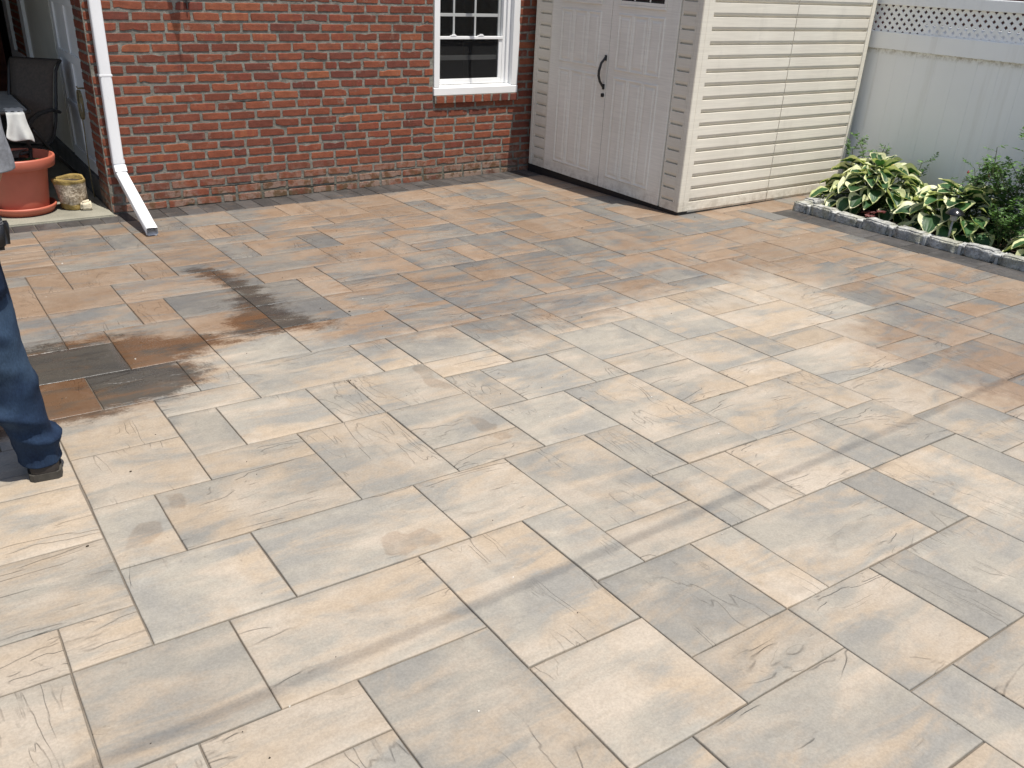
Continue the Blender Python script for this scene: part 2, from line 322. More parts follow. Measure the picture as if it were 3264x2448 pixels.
for k, (x, y, a, b, c) in enumerate(pav):
    X0, X1, Y0, Y1 = U0+x*M, U0+(x+a)*M, V0+y*M, V0+(y+b)*M
    far = not (-8 < x < 37 and -2 < y)
    q = 2 if far else (7 if y < 14 else 5)
    slab(X0, X1, Y0, Y1, c, q*a, q*b, seed=k+3)
flush('patio', M_pav)
# charcoal soldier course along the house and slab, and along the planting bed
YB = V0+32*M
x = -2.2; k = 0
while x < 5.01:
    wdt = .145+rr.uniform(-.004, .004); y1 = 6.935 if x > 1.2 else 6.838
    slab(x, min(x+wdt, 5.02), YB, y1, [.5]*4, 3, 5, seed=900+k, up=rr.uniform(-.001, .001), longx=False); x += wdt; k += 1
y = -1.1
while y < 4.5:
    ln = rr.choice((.19, .29, .29, .38)); y2 = min(y+ln, 4.545)
    slab(U0+29*M, 6.028, y, y2, [.5]*4, 5, 5, seed=1200+k, longx=False); y = y2; k += 1
flush('charcoal_border', M_bord)
# bedding sand under the joints
def sheet(name, x0, x1, y0, y1, dz, nx, ny, mat, fn=zf):
    bm = bmesh.new(); g = [[bm.verts.new((x0+(x1-x0)*i/nx, y0+(y1-y0)*j/ny, fn(x0+(x1-x0)*i/nx, y0+(y1-y0)*j/ny)+dz)) for i in range(nx+1)] for j in range(ny+1)]
    for j in range(ny):
        for i in range(nx): bm.faces.new((g[j][i], g[j][i+1], g[j+1][i+1], g[j+1][i]))
    o = mesh_obj(name, bm, mat, smooth=True); return tag(o, kind='structure')
t = NT('joint_sand'); P = t.geo(); n = t.noise(P, 300, 3, .7); n2 = t.noise(P, 3, 3)
M_sand = t.fin(t.mix(t.ramp(n2, .4, .65), t.mix(n, (.075, .06, .048), (.17, .14, .11)), t.mix(n, (.12, .10, .08), (.27, .235, .19))), .95, t.bump(n, .6, .002))
sheet('joint_sand', -2.25, 6.03, -1.1, 6.94, -.0075, 40, 40, M_sand)
sheet('bed_sand', 6.03, 7.3, 4.5, 5.1, -.0075, 8, 4, M_sand)
M_soilfar = simple('distant_ground', (.12, .10, .07), .95, .3, 1.5, .5, 20, .02)
bm = bmesh.new(); box(bm, -60, 60, -60, 60, -.6, -.42); tag(mesh_obj('ground', bm, M_soilfar), kind='structure')
# ------------------------------------------------------------------ common materials
def brick_mat():
    t = NT('red_brick'); P = t.geo(); cl = t.attr('rnd').outputs['Vector']; sx = t.n('SeparateXYZ'); t.l(cl, sx.inputs[0])
    a, b, c = sx.outputs
    base = t.mix(t.ramp(a, .0, .62), (.155, .048, .030), (.230, .072, .039)); base = t.mix(t.ramp(a, .86, 1.), base, (.28, .095, .046))
    base = t.mix(t.math('MULTIPLY', t.ramp(b, .80, .96), .75), base, (.13, .044, .034))
    Q = t.n('VectorMath', operation='ADD'); t.l(P, Q.inputs[0]); t.l(cl, Q.inputs[1])
    n = t.noise(t.map(Q.outputs[0], (14, 14, 30)), 1, 5, .65); base = t.mix(1, base, t.ramp(n, .25, .75, .78, 1.18), 'MULTIPLY')
    # vertical kiln flashes on some bricks
    fl = t.ramp(t.noise(t.map(Q.outputs[0], (30, 30, 2)), 1, 2, .4), .46, .60); fl = t.math('MULTIPLY', fl, t.ramp(c, .62, .8))
    base = t.mix(t.math('MULTIPLY', fl, .5), base, (.20, .05, .035))
    # dirt, mortar smears, lime bloom
    sm = t.ramp(t.noise(P, 11, 6, .75), .57, .74); base = t.mix(t.math('MULTIPLY', sm, .6), base, (.30, .25, .20)); so_ = t.ramp(t.noise(t.map(P, (6, 6, 16), (3, 1, 7)), 1, 6, .75), .55, .72); base = t.mix(t.math('MULTIPLY', so_, .55), base, (.09, .05, .04))
    sz = t.n('SeparateXYZ'); t.l(P, sz.inputs[0]); low = t.ramp(sz.outputs[2], -.12, .22, 1, 0); low = t.math('MULTIPLY', low, t.ramp(t.noise(P, 5, 5, .65), .33, .55))
    base = t.mix(t.math('MULTIPLY', low, .75), base, t.mix(t.ramp(t.noise(P, 16, 3), .45, .6), (.30, .24, .19), (.10, .085, .045)))
    sp = t.noise(P, 160, 3, .7); base = t.mix(1, base, t.ramp(sp, .3, .7, .84, 1.1), 'MULTIPLY')
    return t.fin(base, .88, t.bump(sp, .35, .0015, t.bump(n, .35, .004)), 0, .25)
def mortar_mat():
    t = NT('mortar'); P = t.geo(); n = t.noise(P, 18, 6, .7); f = t.noise(P, 220, 3, .7)
    c = t.mix(t.ramp(n, .33, .68), (.145, .137, .115), (.275, .26, .222)); c = t.mix(1, c, t.ramp(f, .3, .7, .8, 1.12), 'MULTIPLY')
    sz = t.n('SeparateXYZ'); t.l(P, sz.inputs[0]); low = t.math('MULTIPLY', t.ramp(sz.outputs[2], -.12, .12, 1, 0), t.ramp(t.noise(P, 7, 4), .4, .6))
    c = t.mix(t.math('MULTIPLY', low, .7), c, (.09, .08, .05))
    return t.fin(c, .95, t.bump(f, .6, .002, t.bump(n, .7, .012)), 0, .2)
M_brick, M_mortar = brick_mat(), mortar_mat()
M_white = simple('white_vinyl', (.80, .80, .79), .38, .03, 3, .05, 40)
M_downp = simple('white_aluminium', (.82, .82, .82), .32, .02, 3, .06, 30)
M_trim = simple('white_paint', (.78, .78, .76), .45, .05, 5, .12, 50)
M_black = simple('black_plastic', (.015, .015, .016), .45, .2, 20, .15, 80)
M_iron = simple('black_iron', (.02, .019, .018), .42, .25, 40, .25, 120, metal=0)
def glass_mat(name, tint=(.015, .017, .018), rough=.03, alpha=.0):
    t = NT(name); return t.fin(tint, rough, None, 0, .6)
def pane_mat():
    t = NT('window_glass'); g = t.n('BsdfGlass'); g.inputs['Roughness'].default_value = .0; g.inputs['IOR'].default_value = 1.45
    tr = t.n('BsdfTransparent'); tr.inputs[0].default_value = (.62, .66, .66, 1); gl = t.n('BsdfGlossy'); gl.inputs['Roughness'].default_value = .02
    fr = t.n('Fresnel'); fr.inputs[0].default_value = 1.45; mx = t.n('MixShader'); t.l(fr.outputs[0], mx.inputs[0]); t.l(tr.outputs[0], mx.inputs[1]); t.l(gl.outputs[0], mx.inputs[2]); t.l(mx.outputs[0], t.out.inputs[0]); return t.m
def screen_mat():
    t = NT('insect_screen'); tr = t.n('BsdfTransparent'); df = t.n('BsdfDiffuse'); df.inputs[0].default_value = (.03, .03, .03, 1)
    mx = t.n('MixShader'); mx.inputs[0].default_value = .45; t.l(tr.outputs[0], mx.inputs[1]); t.l(df.outputs[0], mx.inputs[2]); t.l(mx.outputs[0], t.out.inputs[0]); return t.m
M_pane, M_screen = pane_mat(), screen_mat()
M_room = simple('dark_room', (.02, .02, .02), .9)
# ------------------------------------------------------------------ brick house
YW = 6.945
XL, XR, ZB, ZT = 1.25, 5.6, -.22, 3.05
house = thing('brick_house', 'red brick house wall with a white sash window behind the patio', 'house', (3.2, 7.0, -.1))
WX0, WX1, WZ0, WZ1 = 4.005, 4.885, .575, 1.95      # masonry opening
COURSE = .0706; BL = .2125
bm = bmesh.new(); RND = []
rnd = bm.verts.layers.float_vector.new('rnd')
rb = random.Random(5)
def brick_face(o, ux, uz, nrm, L, Hh, seedv, mi=0, prot=.0045):
    """front face of a brick with a chipped outline: o centre, ux/uz in-plane unit vectors, nrm outward"""
    rv = Vector((rb.random(), rb.random(), rb.random()))
    pts = []
    sides = [(-L/2, -Hh/2, L/2, -Hh/2, 7), (L/2, -Hh/2, L/2, Hh/2, 3), (L/2, Hh/2, -L/2, Hh/2, 7), (-L/2, Hh/2, -L/2, -Hh/2, 3)]
    sk = rb.uniform(-.004, .004); tl = rb.uniform(-.0035, .0035)
    for x0, y0, x1, y1, n in sides:
        for k in range(n):
            f = k/n; pts.append((x0+(x1-x0)*f, y0+(y1-y0)*f))
    ring = [[], [], []]
    pr = prot*rb.uniform(.6, 1.3)
    chip = rb.randrange(len(pts)) if rb.random() < .3 else -99
    for i, (px, py) in enumerate(pts):
        j = .0017; cx = min(abs(abs(px)-L/2), abs(abs(py)-Hh/2)); cor = (abs(px) > L/2-.001 and abs(py) > Hh/2-.001)
        q = .0022 if cor else .0; ch = .010*max(0, 1-abs(i-chip)/2) if chip >= 0 else 0
        ax = px-math.copysign(q*.6+ch*.6, px)+rb.uniform(-j, j)+sk*(py/Hh); ay = py-math.copysign(q*.5+ch, py)+rb.uniform(-j, j)+tl*(px/L)
        for r, (ins, dep) in enumerate(((0, -.004), (.0008, pr*.6), (.0035, pr))):
            v = bm.verts.new(o+ux*(ax-math.copysign(min(ins, abs(ax)), ax))+uz*(ay-math.copysign(min(ins, abs(ay)), ay))+nrm*dep); v[rnd] = rv; ring[r].append(v)
    n = len(pts)
    for r0, r1 in zip(ring, ring[1:]):
        for k in range(n):
            f = bm.faces.new((r0[k], r0[(k+1) % n], r1[(k+1) % n], r1[k])); f.material_index = mi
    f = bm.faces.new(ring[2]); f.material_index = mi
def lay(z, segs, ux, nrm, plane, par, BLn=BL):
    """one course; segs = list of (a0,a1) spans along the wall"""
    off = (par % 2)*BLn/2+rb.uniform(-.02, .02)
    for a0, a1 in segs:
        a = a0+.006-(off if a0 < XL+.1 or True else 0) % BLn
        while a < a1-.012:
            Lb = BLn-.018+rb.uniform(-.006, .006)
            if rb.random() < .035: Lb = .098
            s, e = max(a, a0+.005), min(a+Lb, a1-.005)
            if e-s > .03:
                c = plane((s+e)/2, z+COURSE/2+rb.uniform(-.0015, .0015)); brick_face(c, ux, Vector((0, 0, 1)), nrm, e-s, COURSE-.0185+rb.uniform(-.0022, .002), 0)
            a += Lb+.018+rb.uniform(-.002, .003)
nC = int((ZT-ZB)/COURSE)
for c in range(nC):
    z = 0.159-.0706*6+c*COURSE; 
    if z > ZT: break
    segs = [(XL, XR)]
    if z+COURSE > WZ0+.02 and z < WZ1: segs = [(XL, WX0-.004), (WX1+.004, XR)]
    lay(z, segs, Vector((1, 0, 0)), Vector((0, -1, 0)), lambda a, zz: Vector((a, YW, zz)), c)
    lay(z, [(-7.27, -6.945)], Vector((0, -1, 0)), Vector((-1, 0, 0)), lambda a, zz: Vector((XL, -a, zz)), c+1)
    lay(z, [(-10.55, -9.92)], Vector((0, -1, 0)), Vector((-1, 0, 0)), lambda a, zz: Vector((XL, -a, zz)), c+1)
# mortar body with the window hole (boxes butted round the opening)
def mbox(*d): box(bm, *d, mi=1)
mbox(XL+.0, WX0, YW, YW+.25, ZB, ZT); mbox(WX1, XR, YW, YW+.25, ZB, ZT); mbox(WX0, WX1, YW, YW+.25, ZB, .569); mbox(WX0, WX1, YW, YW+.25, WZ1, ZT)
mbox(XL+.0, XL+.25, YW+.25, 7.265, ZB, ZT); mbox(XL, XL+.25, 9.92, 10.55, ZB, ZT); mbox(XL, XL+.25, 7.265, 10.55, 2.2, ZT); mbox(XL, XL+.25, 10.55, 12.2, 2.2, ZT)

def gapline(x0, x1, z):
    n = int((x1-x0)/.02); up = []; dn = []
    for k in range(n+1):
        x = x0+(x1-x0)*k/n; zz = z+.006*mnoise.noise(Vector((x*6, 0, 0)))+.003*mnoise.noise(Vector((x*31, 3, 0))); w_ = (.003+.0045*abs(mnoise.noise(Vector((x*12, 7, 0)))))*math.sin(math.pi*min(1, k/n*1.0+.02))**.5
        up.append(bm.verts.new((x, YW-.0012, zz+w_))); dn.append(bm.verts.new((x, YW-.0012, zz-w_)))
    for k in range(n): bm.faces.new((dn[k], dn[k+1], up[k+1], up[k])).material_index = 2
gapline(1.93, 2.80, .0115); gapline(2.55, 3.15, -.0585); gapline(3.5, 3.9, .0115); gapline(2.25, 2.5, .647)
wall = mesh_obj('wall', bm, [M_brick, M_mortar, simple('open_joint', (.02, .017, .013), .95)], house)
# brick rowlock under the sill
bm = bmesh.new(); rnd = bm.verts.layers.float_vector.new('rnd'); x = WX0+.012
box(bm, WX0, WX1+.012, YW-.026, YW+.02, .568, .630, mi=1)
while x < WX1-.02:
    brick_face(Vector((x+.043, YW-.027, .598)), Vector((1, 0, 0)), Vector((0, 0, 1)), Vector((0, -1, 0)), .078+rb.uniform(-.006, .004), .062, 0); x += .098
mesh_obj('brick_sill', bm, [M_brick, M_mortar], house)
# second course hidden under it
# window
win = boxo('window', (WX0, WX1, YW+.09, YW+.13, WZ1-.03, WZ1), M_white, house, .002)
bm = bmesh.new()
box(bm, WX0, WX0+.055, YW-.012, YW+.12, .70, WZ1, .003); box(bm, WX0+.0545, WX0+.068, YW+.05, YW+.119, .71, WZ1-.001, .002); mesh_obj('frame', bm, M_white, win)
bm = bmesh.new(); box(bm, WX1-.062, WX1-.001, YW-.012, YW+.12, .70, WZ1, .003)
box(bm, WX1-.10, WX1-.0625, YW+.035, YW+.12, .71, WZ1, .003)
box(bm, WX1-.132, WX1-.1005, YW+.055, YW+.12, .712, WZ1, .003)
mesh_obj('frame', bm, M_white, win)
bm = bmesh.new(); prism(bm, [(YW-.018, .632), (YW-.018, .694), (YW+.02, .706), (YW+.12, .712), (YW+.12, .632)], 'x', WX0-.004, WX1+.006)
bmesh.ops.bevel(bm, geom=bm.edges[:], offset=.003, segments=1, affect='EDGES'); mesh_obj('sill', bm, M_white, win)
SX0, SX1 = 4.073, 4.753
# bottom rail + screen frame
bm = bmesh.new()
box(bm, SX0, SX1, YW+.055, YW+.085, .713, .728, .002); box(bm, SX0, SX1, YW+.06, YW+.085, .7285, .758, .003)
box(bm, SX0, SX1-.001, YW+.052, YW+.085, 1.088, 1.112, .003)
box(bm, SX0, SX0+.016, YW+.06, YW+.084, .7585, 1.0875, .002); box(bm, SX1-.036, SX1-.001, YW+.06, YW+.084, .7585, 1.0875, .002)
scr = mesh_obj('screen_frame', bm, M_white, win)
bm = bmesh.new(); box(bm, SX0+.016, SX1-.036, YW+.071, YW+.073, .7585, 1.0875); mesh_obj('screen', bm, M_screen, win)
for xx in (4.235, 4.52):
    bm = bmesh.new(); box(bm, xx-.03, xx+.03, YW+.05, YW+.07, 1.113, 1.121, .002); box(bm, xx-.012, xx+.02, YW+.05, YW+.065, 1.1205, 1.130, .002)
    mesh_obj('latch', bm, M_white, win)
# raised lower sash seen through the screen, and the upper sash with its grid
bm = bmesh.new()
box(bm, SX0, SX1, YW+.092, YW+.118, .912, .952, .003); box(bm, SX0, SX0+.03, YW+.092, YW+.118, .9525, 1.9, .002); box(bm, SX1-.03, SX1, YW+.092, YW+.118, .9525, 1.9, .002)
for xx in (4.262, 4.482): box(bm, xx-.009, xx+.009, YW+.096, YW+.112, 1.10, 1.9, .002)
for zz in (1.283, 1.55): box(bm, SX0+.03, SX1-.03, YW+.0965, YW+.1115, zz-.013, zz+.013, .002)
mesh_obj('sash', bm, simple('dimmed_sash_white', (.42, .43, .42), .45, .04, 3, .05), win)  # white sash greyed: its dimness behind the glass sits in the colour
bm = bmesh.new(); box(bm, SX0+.03, SX1-.03, YW+.103, YW+.105, .95, 1.9); mesh_obj('pane', bm, M_pane, win)
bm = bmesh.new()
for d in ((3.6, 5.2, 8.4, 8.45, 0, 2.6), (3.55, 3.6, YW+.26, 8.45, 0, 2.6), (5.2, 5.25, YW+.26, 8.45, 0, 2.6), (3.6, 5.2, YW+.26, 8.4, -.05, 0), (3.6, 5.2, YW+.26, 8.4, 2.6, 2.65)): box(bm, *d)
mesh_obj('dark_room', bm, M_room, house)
# caulk bead beside the frame
bm = bmesh.new(); tube(bm, [(WX1+.002+rb.uniform(-.002, .002), YW-.004, .66+k*.05) for k in range(20)], [.006+rb.uniform(-.002, .003) for _ in range(20)], 6); mesh_obj('caulk', bm, M_trim, win)
boxo('threshold', (XL-.002, XL+.25, 7.266, 9.919, ZB, .06), simple('shaded_concrete', (.09, .088, .085), .9, .3, 8, .4, 60), house)  # shade on the threshold is put into this darker concrete colour
# garage doors in the side wall
t = NT('door_paint_grey'); P = t.geo(); n = t.noise(P, 4, 4); M_gdoor = t.fin(t.mix(t.ramp(n, .3, .7), (.80, .81, .81), (.88, .885, .88)), .5, t.bump(t.noise(P, 50, 3), .1, .002))
M_gdoor2 = simple('door_paint_cream', (.72, .70, .62), .5, .06, 3)
gd = None
bm = bmesh.new(); box(bm, XL+.03, XL+.06, 7.275, 8.285, .075, 2.2)
Z = [.075, .19, .50, .545, .86, .935, 1.27, 1.32, 1.7, 1.75, 2.2]
for z0, z1 in ((.075, .17), (.505, .545), (.865, .93), (1.275, 1.32), (2.1, 2.2)): box(bm, XL+.015, XL+.0295, 7.276, 8.284, z0, z1, .003)
for y0, y1 in ((7.276, 7.36), (7.74, 7.80), (8.20, 8.284)):
    for z0, z1 in ((.1705, .5045), (.5455, .8645), (.9305, 1.2745), (1.3205, 2.0995)): box(bm, XL+.0155, XL+.0294, y0, y1, z0, z1, .003)
mesh_obj('garage_door', bm, M_gdoor, house)
boxo('garage_door', (XL+.02, XL+.06, 8.37, 9.70, .075, 2.2), M_gdoor2, house); boxo('door_frame', (XL-.01, XL+.06, 9.705, 9.915, .05, 2.2), M_gdoor, house)
boxo('door_gap_strip', (XL+.05, XL+.12, 8.29, 8.365, .05, 2.2), simple('dark_gap', (.05, .05, .05), .8), house)  # dark strip painted for the shade in the gap between door leaves
# screen door further back, dark inside
sd = boxo('screen_door', (XL+.06, XL+.08, 10.56, 12.32, -.4, 2.199), simple('dark_mesh', (.012, .012, .013), .9, spec=.05), house)
bm = bmesh.new(); box(bm, XL-.02, XL+.05, 10.64, 10.93, -.2, 2.2, .004); box(bm, XL-.021, XL+.04, 10.0, 10.64, .62, .69, .003); mesh_obj('frame', bm, M_trim, sd)
# ------------------------------------------------------------------ porch roof and the rear of the recess
M_soffit = simple('soffit_paint', (.42, .41, .38), .7)
pr = thing('porch_roof', 'flat porch roof shading the recess left of the brick house', 'roof', (-.5, 9, 2.45))
boxo('deck', (-4, XL-.02, 6.68, 12.3, 2.42, 2.6), M_soffit, pr, .01); boxo('fascia', (-4, XL-.02, 6.63, 6.675, 2.38, 2.62), M_trim, pr)
bw = thing('rear_wall', 'dark brick rear wall at the back of the shaded recess', 'wall', (-.5, 12.3, -.1)); 
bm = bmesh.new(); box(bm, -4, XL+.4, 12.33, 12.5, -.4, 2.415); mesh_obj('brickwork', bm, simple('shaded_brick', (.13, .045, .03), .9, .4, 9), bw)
lw_ = thing('sky_block_wall', 'unseen dark brick wall added to block skylight from the left of the recess', 'wall', (-.7, 9.5, -.1))  # unseen wall, added to keep skylight off the brick return
bm = bmesh.new(); box(bm, -.85, -.6, 8.3, 12.29, -.4, 2.415); mesh_obj('brickwork', bm, bpy.data.materials['shaded_brick'], lw_)
# ------------------------------------------------------------------ concrete slab
t = NT('concrete'); P = t.geo(); n = t.noise(P, 3, 5); f = t.noise(P, 90, 4, .7)
c = t.mix(t.ramp(n, .3, .7), (.20, .19, .15), (.29, .275, .22)); c = t.mix(t.math('MULTIPLY', t.ramp(t.noise(P, 7, 5, .7), .58, .72), .45), c, (.16, .145, .12))
sx = t.n('SeparateXYZ'); t.l(P, sx.inputs[0])
M_conc = t.fin(t.mix(1, c, t.ramp(f, .3, .7, .86, 1.08), 'MULTIPLY'), .85, t.bump(f, .35, .003), 0, .3)
bm = bmesh.new(); box(bm, -4, XL-.004, 6.842, 12.3, -.4, -.1); bmesh.ops.bevel(bm, geom=[e for e in bm.edges], offset=.008, segments=2, affect='EDGES'); tag(mesh_obj('concrete_slab', bm, M_conc), kind='structure')
# ------------------------------------------------------------------ downspout
ds = thing('downspout', 'white square downspout with a sloping extension at the house corner', 'downspout', (1.33, 6.86, -.1))
def sqtube(bm, pts, w, d, r=.012):
    """swept rounded-rectangle pipe in the YZ plane; w along x, d across"""
    sec = []
    for cx, cy, a0 in ((w/2-r, d/2-r, 0), (-w/2+r, d/2-r, 90), (-w/2+r, -d/2+r, 180), (w/2-r, -d/2+r, 270)):
        for k in range(4):
            a = math.radians(a0+k*30); sec.append((cx+r*math.cos(a), cy+r*math.sin(a)))
    rings = []
    for i, p in enumerate(pts):
        p = Vector(p); d0 = (Vector(pts[min(i+1, len(pts)-1)])-Vector(pts[max(i-1, 0)])).normalized(); s = 1/max(.5, math.cos(0))
        n = Vector((1, 0, 0)); b = d0.cross(n).normalized()
        rings.append([bm.verts.new(p+n*u+b*v) for u, v in sec])
    for r0, r1 in zip(rings, rings[1:]):
        for k in range(len(sec)): bm.faces.new((r0[k], r0[(k+1) % len(sec)], r1[(k+1) % len(sec)], r1[k])).smooth = True
    return rings
YD = 6.895
bm = bmesh.new(); sqtube(bm, [(1.329, YD, 3.0), (1.329, YD, 1.5), (1.329, YD, .285)], .078, .066); 
mesh_obj('pipe', bm, M_downp, ds)
bm = bmesh.new(); sqtube(bm, [(1.331, YD, .290), (1.331, YD, .262)], .084, .072); sqtube(bm, [(1.331, YD, .2615), (1.331, YD-.004, .235), (1.331, YD-.022, .205), (1.331, YD-.042, .180)], .080, .068); sqtube(bm, [(1.331, YD-.020, .236), (1.331, YD-.050, .196)], .085, .072)
mesh_obj('elbow', bm, M_downp, ds)
bm = bmesh.new(); g0 = zf(1.33, 6.12)
rings = sqtube(bm, [(1.331, YD-.038, .192), (1.331, 6.5, .192-(YD-.038-6.5)/(YD-.038-6.115)*(.192-g0-.036)), (1.331, 6.20, .192-(YD-.038-6.20)/(YD-.038-6.115)*(.192-g0-.036)), (1.331, 6.115, g0+.036)], .076, .060)
for v in rings[-1]: v.co += Vector((rb.uniform(-.004, .004), rb.uniform(-.012, .012), rb.uniform(-.002, .003)))
mesh_obj('extension', bm, M_downp, ds)
bm = bmesh.new(); box(bm, 1.2865, 1.3715, YD-.0345, YD+.045, .865, .877, .001); mesh_obj('strap', bm, M_downp, ds)
# small iron cross on the wall
bm = bmesh.new(); box(bm, 1.952, 1.960, YW-.022, YW-.004, 1.305, 1.395, .001); box(bm, 1.935, 1.9515, YW-.021, YW-.005, 1.345, 1.353, .001); box(bm, 1.9605, 1.977, YW-.021, YW-.005, 1.345, 1.353, .001)
tag(mesh_obj('wall_cross', bm, M_iron), 'tiny black iron cross fixed to the red brick wall', 'ornament')
# ------------------------------------------------------------------ shed
def siding_mat(name, c0, c1):
    t = NT(name); P = t.geo(); n = t.noise(t.map(P, (4, 4, 110)), 1, 4, .6); d = t.noise(P, 2.5, 4)
    c = t.mix(t.ramp(d, .3, .7), c0, c1); sz = t.n('SeparateXYZ'); t.l(P, sz.inputs[0]); gr = t.math('MULTIPLY', t.ramp(sz.outputs[2], -.03, .16, 1, 0), t.ramp(t.noise(P, 14, 5, .7), .38, .66)); c = t.mix(t.math('MULTIPLY', gr, .45), c, (.30, .25, .18)); c = t.mix(t.math('MULTIPLY', t.ramp(t.noise(t.map(P, (5, 5, 1.2)), 1, 5, .7), .56, .76), .18), c, (.36, .33, .27)); c = t.mix(1, c, t.ramp(n, .25, .75, .93, 1.05), 'MULTIPLY')
    return t.fin(c, .5, t.bump(n, .2, .0012), 0, .35)
M_side = siding_mat('beige_resin', (.69, .64, .54), (.75, .70, .595))
M_sdoor = siding_mat('almond_resin', (.77, .735, .65), (.83, .795, .71))
SXC, SYC, SYB, SXB, SHT = 5.02, 4.83, 6.86, 7.06, 1.93
shed = thing('storage_shed', 'beige resin storage shed with double doors beside the brick house', 'shed', (6.0, 5.85, -.05))
boxo('base', (SXC+.006, SXB, SYC+.006, SYB+.03, -.13, -.02), M_black, shed, .006)
core = boxo('wall', (SXC+.03, SXB-.01, SYC+.03, SYB, -.0195, SHT), M_side, shed, .004)
# corner trim (two faces) and end trim
def trim(name, dims): return boxo(name, dims, M_side, shed, .006)
bm = bmesh.new(); prism(bm, [(SXC-.004, SYC-.004), (SXC+.112, SYC-.004), (SXC+.112, SYC+.0295), (SXC+.0295, SYC+.0295), (SXC+.0295, SYC+.045), (SXC-.004, SYC+.045)], 'z', -.018, SHT)
bmesh.ops.bevel(bm, geom=[e for e in bm.edges], offset=.004, segments=2, affect='EDGES'); 
for xx in (SXC+.05,): box(bm, xx, xx+.003, SYC-.0055, SYC-.004, -.015, SHT-.01)
mesh_obj('corner_trim', bm, M_side, shed)
trim('end_trim', (7.012, SXB+.004, SYC-.006, SYC+.0295, -.018, SHT)); trim('end_trim', (SXC-.004, SXC+.0295, SYB-.035, SYB+.004, -.018, SHT))
# lapped siding on the sunny side, profile per course
LAP = .0975
def siding(bm, a0, a1, axis, base, z0, z1, sgn):
    """axis 'x': wall runs along x at y=base, outward -y; axis 'y': runs along y at x=base, outward -x"""
    k = 0; z = z0
    while z < z1-.01:
        prof = [(.0295, z-.010), (.020, z-.0098), (.020, z+.0), (.0065, z+.001), (.0012, z+.0165), (.0, z+.020), (.0, z+LAP-.0135), (.0008, z+LAP-.0118), (.0295, z+LAP-.0112)]
        if z+LAP > z1+.05: break
        vs = []
        for a in (a0, a1):
            vs.append([bm.verts.new((a, base+o, zz) if axis == 'x' else (base+o, a, zz)) for o, zz in prof])
        for i in range(len(prof)-1): bm.faces.new((vs[0][i], vs[1][i], vs[1][i+1], vs[0][i+1]))
        bm.faces.new(vs[0]); bm.faces.new(vs[1][::-1]); z += LAP
for (a0, a1) in ((SXC+.1125, 6.068), (6.075, 7.0115)):
    bm = bmesh.new(); siding(bm, a0, a1, 'x', SYC, -.0325, SHT, 1); mesh_obj('siding', bm, M_side, shed)
# seam, front narrow panels with embossed grooves
def groove_panel(y0, y1, gy0, gy1):
    bm = bmesh.new(); box(bm, SXC, SXC+.0295, y0, gy0, -.017, SHT, .002); box(bm, SXC, SXC+.0295, gy1, y1, -.017, SHT, .002); box(bm, SXC+.0005, SXC+.0295, gy0, gy1, -.017, .0525)
    siding(bm, gy0, gy1, 'y', SXC, .0625, SHT, 1)
    mesh_obj('front_panel', bm, M_side, shed)
groove_panel(4.876, 5.046, 4.895, 5.03); groove_panel(6.612, 6.824, 6.64, 6.80)
def door_leaf(y0, y1, cols, win):
    bm = bmesh.new(); box(bm, SXC-.012, SXC+.0295, y0, y1, -.014, SHT-.06, .004); d = mesh_obj('door', bm, M_sdoor, shed)
    bm = bmesh.new()
    for z0, z1 in ((.085, .90), (.955, 1.385)):
        for a0, a1 in cols:
            # sunk frame groove and raised field
            X = SXC-.0125
            ring = lambda ins, dep: [bm.verts.new((X-dep, a0+ins, z0+ins)), bm.verts.new((X-dep, a1-ins, z0+ins)), bm.verts.new((X-dep, a1-ins, z1-ins)), bm.verts.new((X-dep, a0+ins, z1-ins))]
            rs = [ring(-.004, -.0005), ring(.003, .006), ring(.010, .0065), ring(.018, .0005), ring(.03, .0004), ring(.044, .006)]
            for r0, r1 in zip(rs, rs[1:]):
                for k in range(4): bm.faces.new((r0[k], r0[(k+1) % 4], r1[(k+1) % 4], r1[k]))
            bm.faces.new(rs[-1])
    mesh_obj('panel', bm, M_sdoor, d)
    # window light
    a0, a1 = cols[0][0], cols[-1][1]
    bm = bmesh.new(); X = SXC-.0125
    box(bm, X-.012, X-.0005, a0-.006, a1+.006, 1.438, 1.456, .004); box(bm, X-.011, X-.0005, a0-.006, a0+.018, 1.4565, 1.76, .003); box(bm, X-.011, X-.0005, a1-.018, a1+.006, 1.4565, 1.76, .003); box(bm, X-.012, X-.0005, a0-.006, a1+.006, 1.7605, 1.78, .004)
    for q in (1, 2): yy = a0+(a1-a0)*q/3; box(bm, X-.010, X-.0005, yy-.006, yy+.006, 1.485, 1.76, .002)
    box(bm, X-.0098, X-.0005, a0+.0185, a1-.0185, 1.4565, 1.482, .002)
    wd = mesh_obj('window', bm, M_sdoor, d)
    bm = bmesh.new(); box(bm, X-.005, X-.001, a0+.018, a1-.018, 1.481, 1.76); mesh_obj('pane', bm, glass_mat('shed_glass'), wd)
    return d
dl = door_leaf(5.819, 6.608, ((5.945, 6.115), (6.12, 6.30), (6.305, 6.47)), False)
dr = door_leaf(5.054, 5.813, ((5.197, 5.365), (5.37, 5.55), (5.555, 5.725)), True)
bm = bmesh.new(); hx = SXC-.016
hp = [(hx, 5.842, 1.045), (hx-.012, 5.842, 1.032), (hx-.040, 5.846, 1.0), (hx-.055, 5.85, .94), (hx-.055, 5.85, .90), (hx-.040, 5.847, .855), (hx-.014, 5.843, .822), (hx, 5.842, .808)]
tube(bm, hp, [.011, .0105, .010, .011, .011, .010, .0105, .011], 10)
for z in (1.04, .812): 
    box(bm, hx-.006, hx+.004, 5.830, 5.854, z-.022, z+.022, .004)
mesh_obj('handle', bm, M_iron, dl)
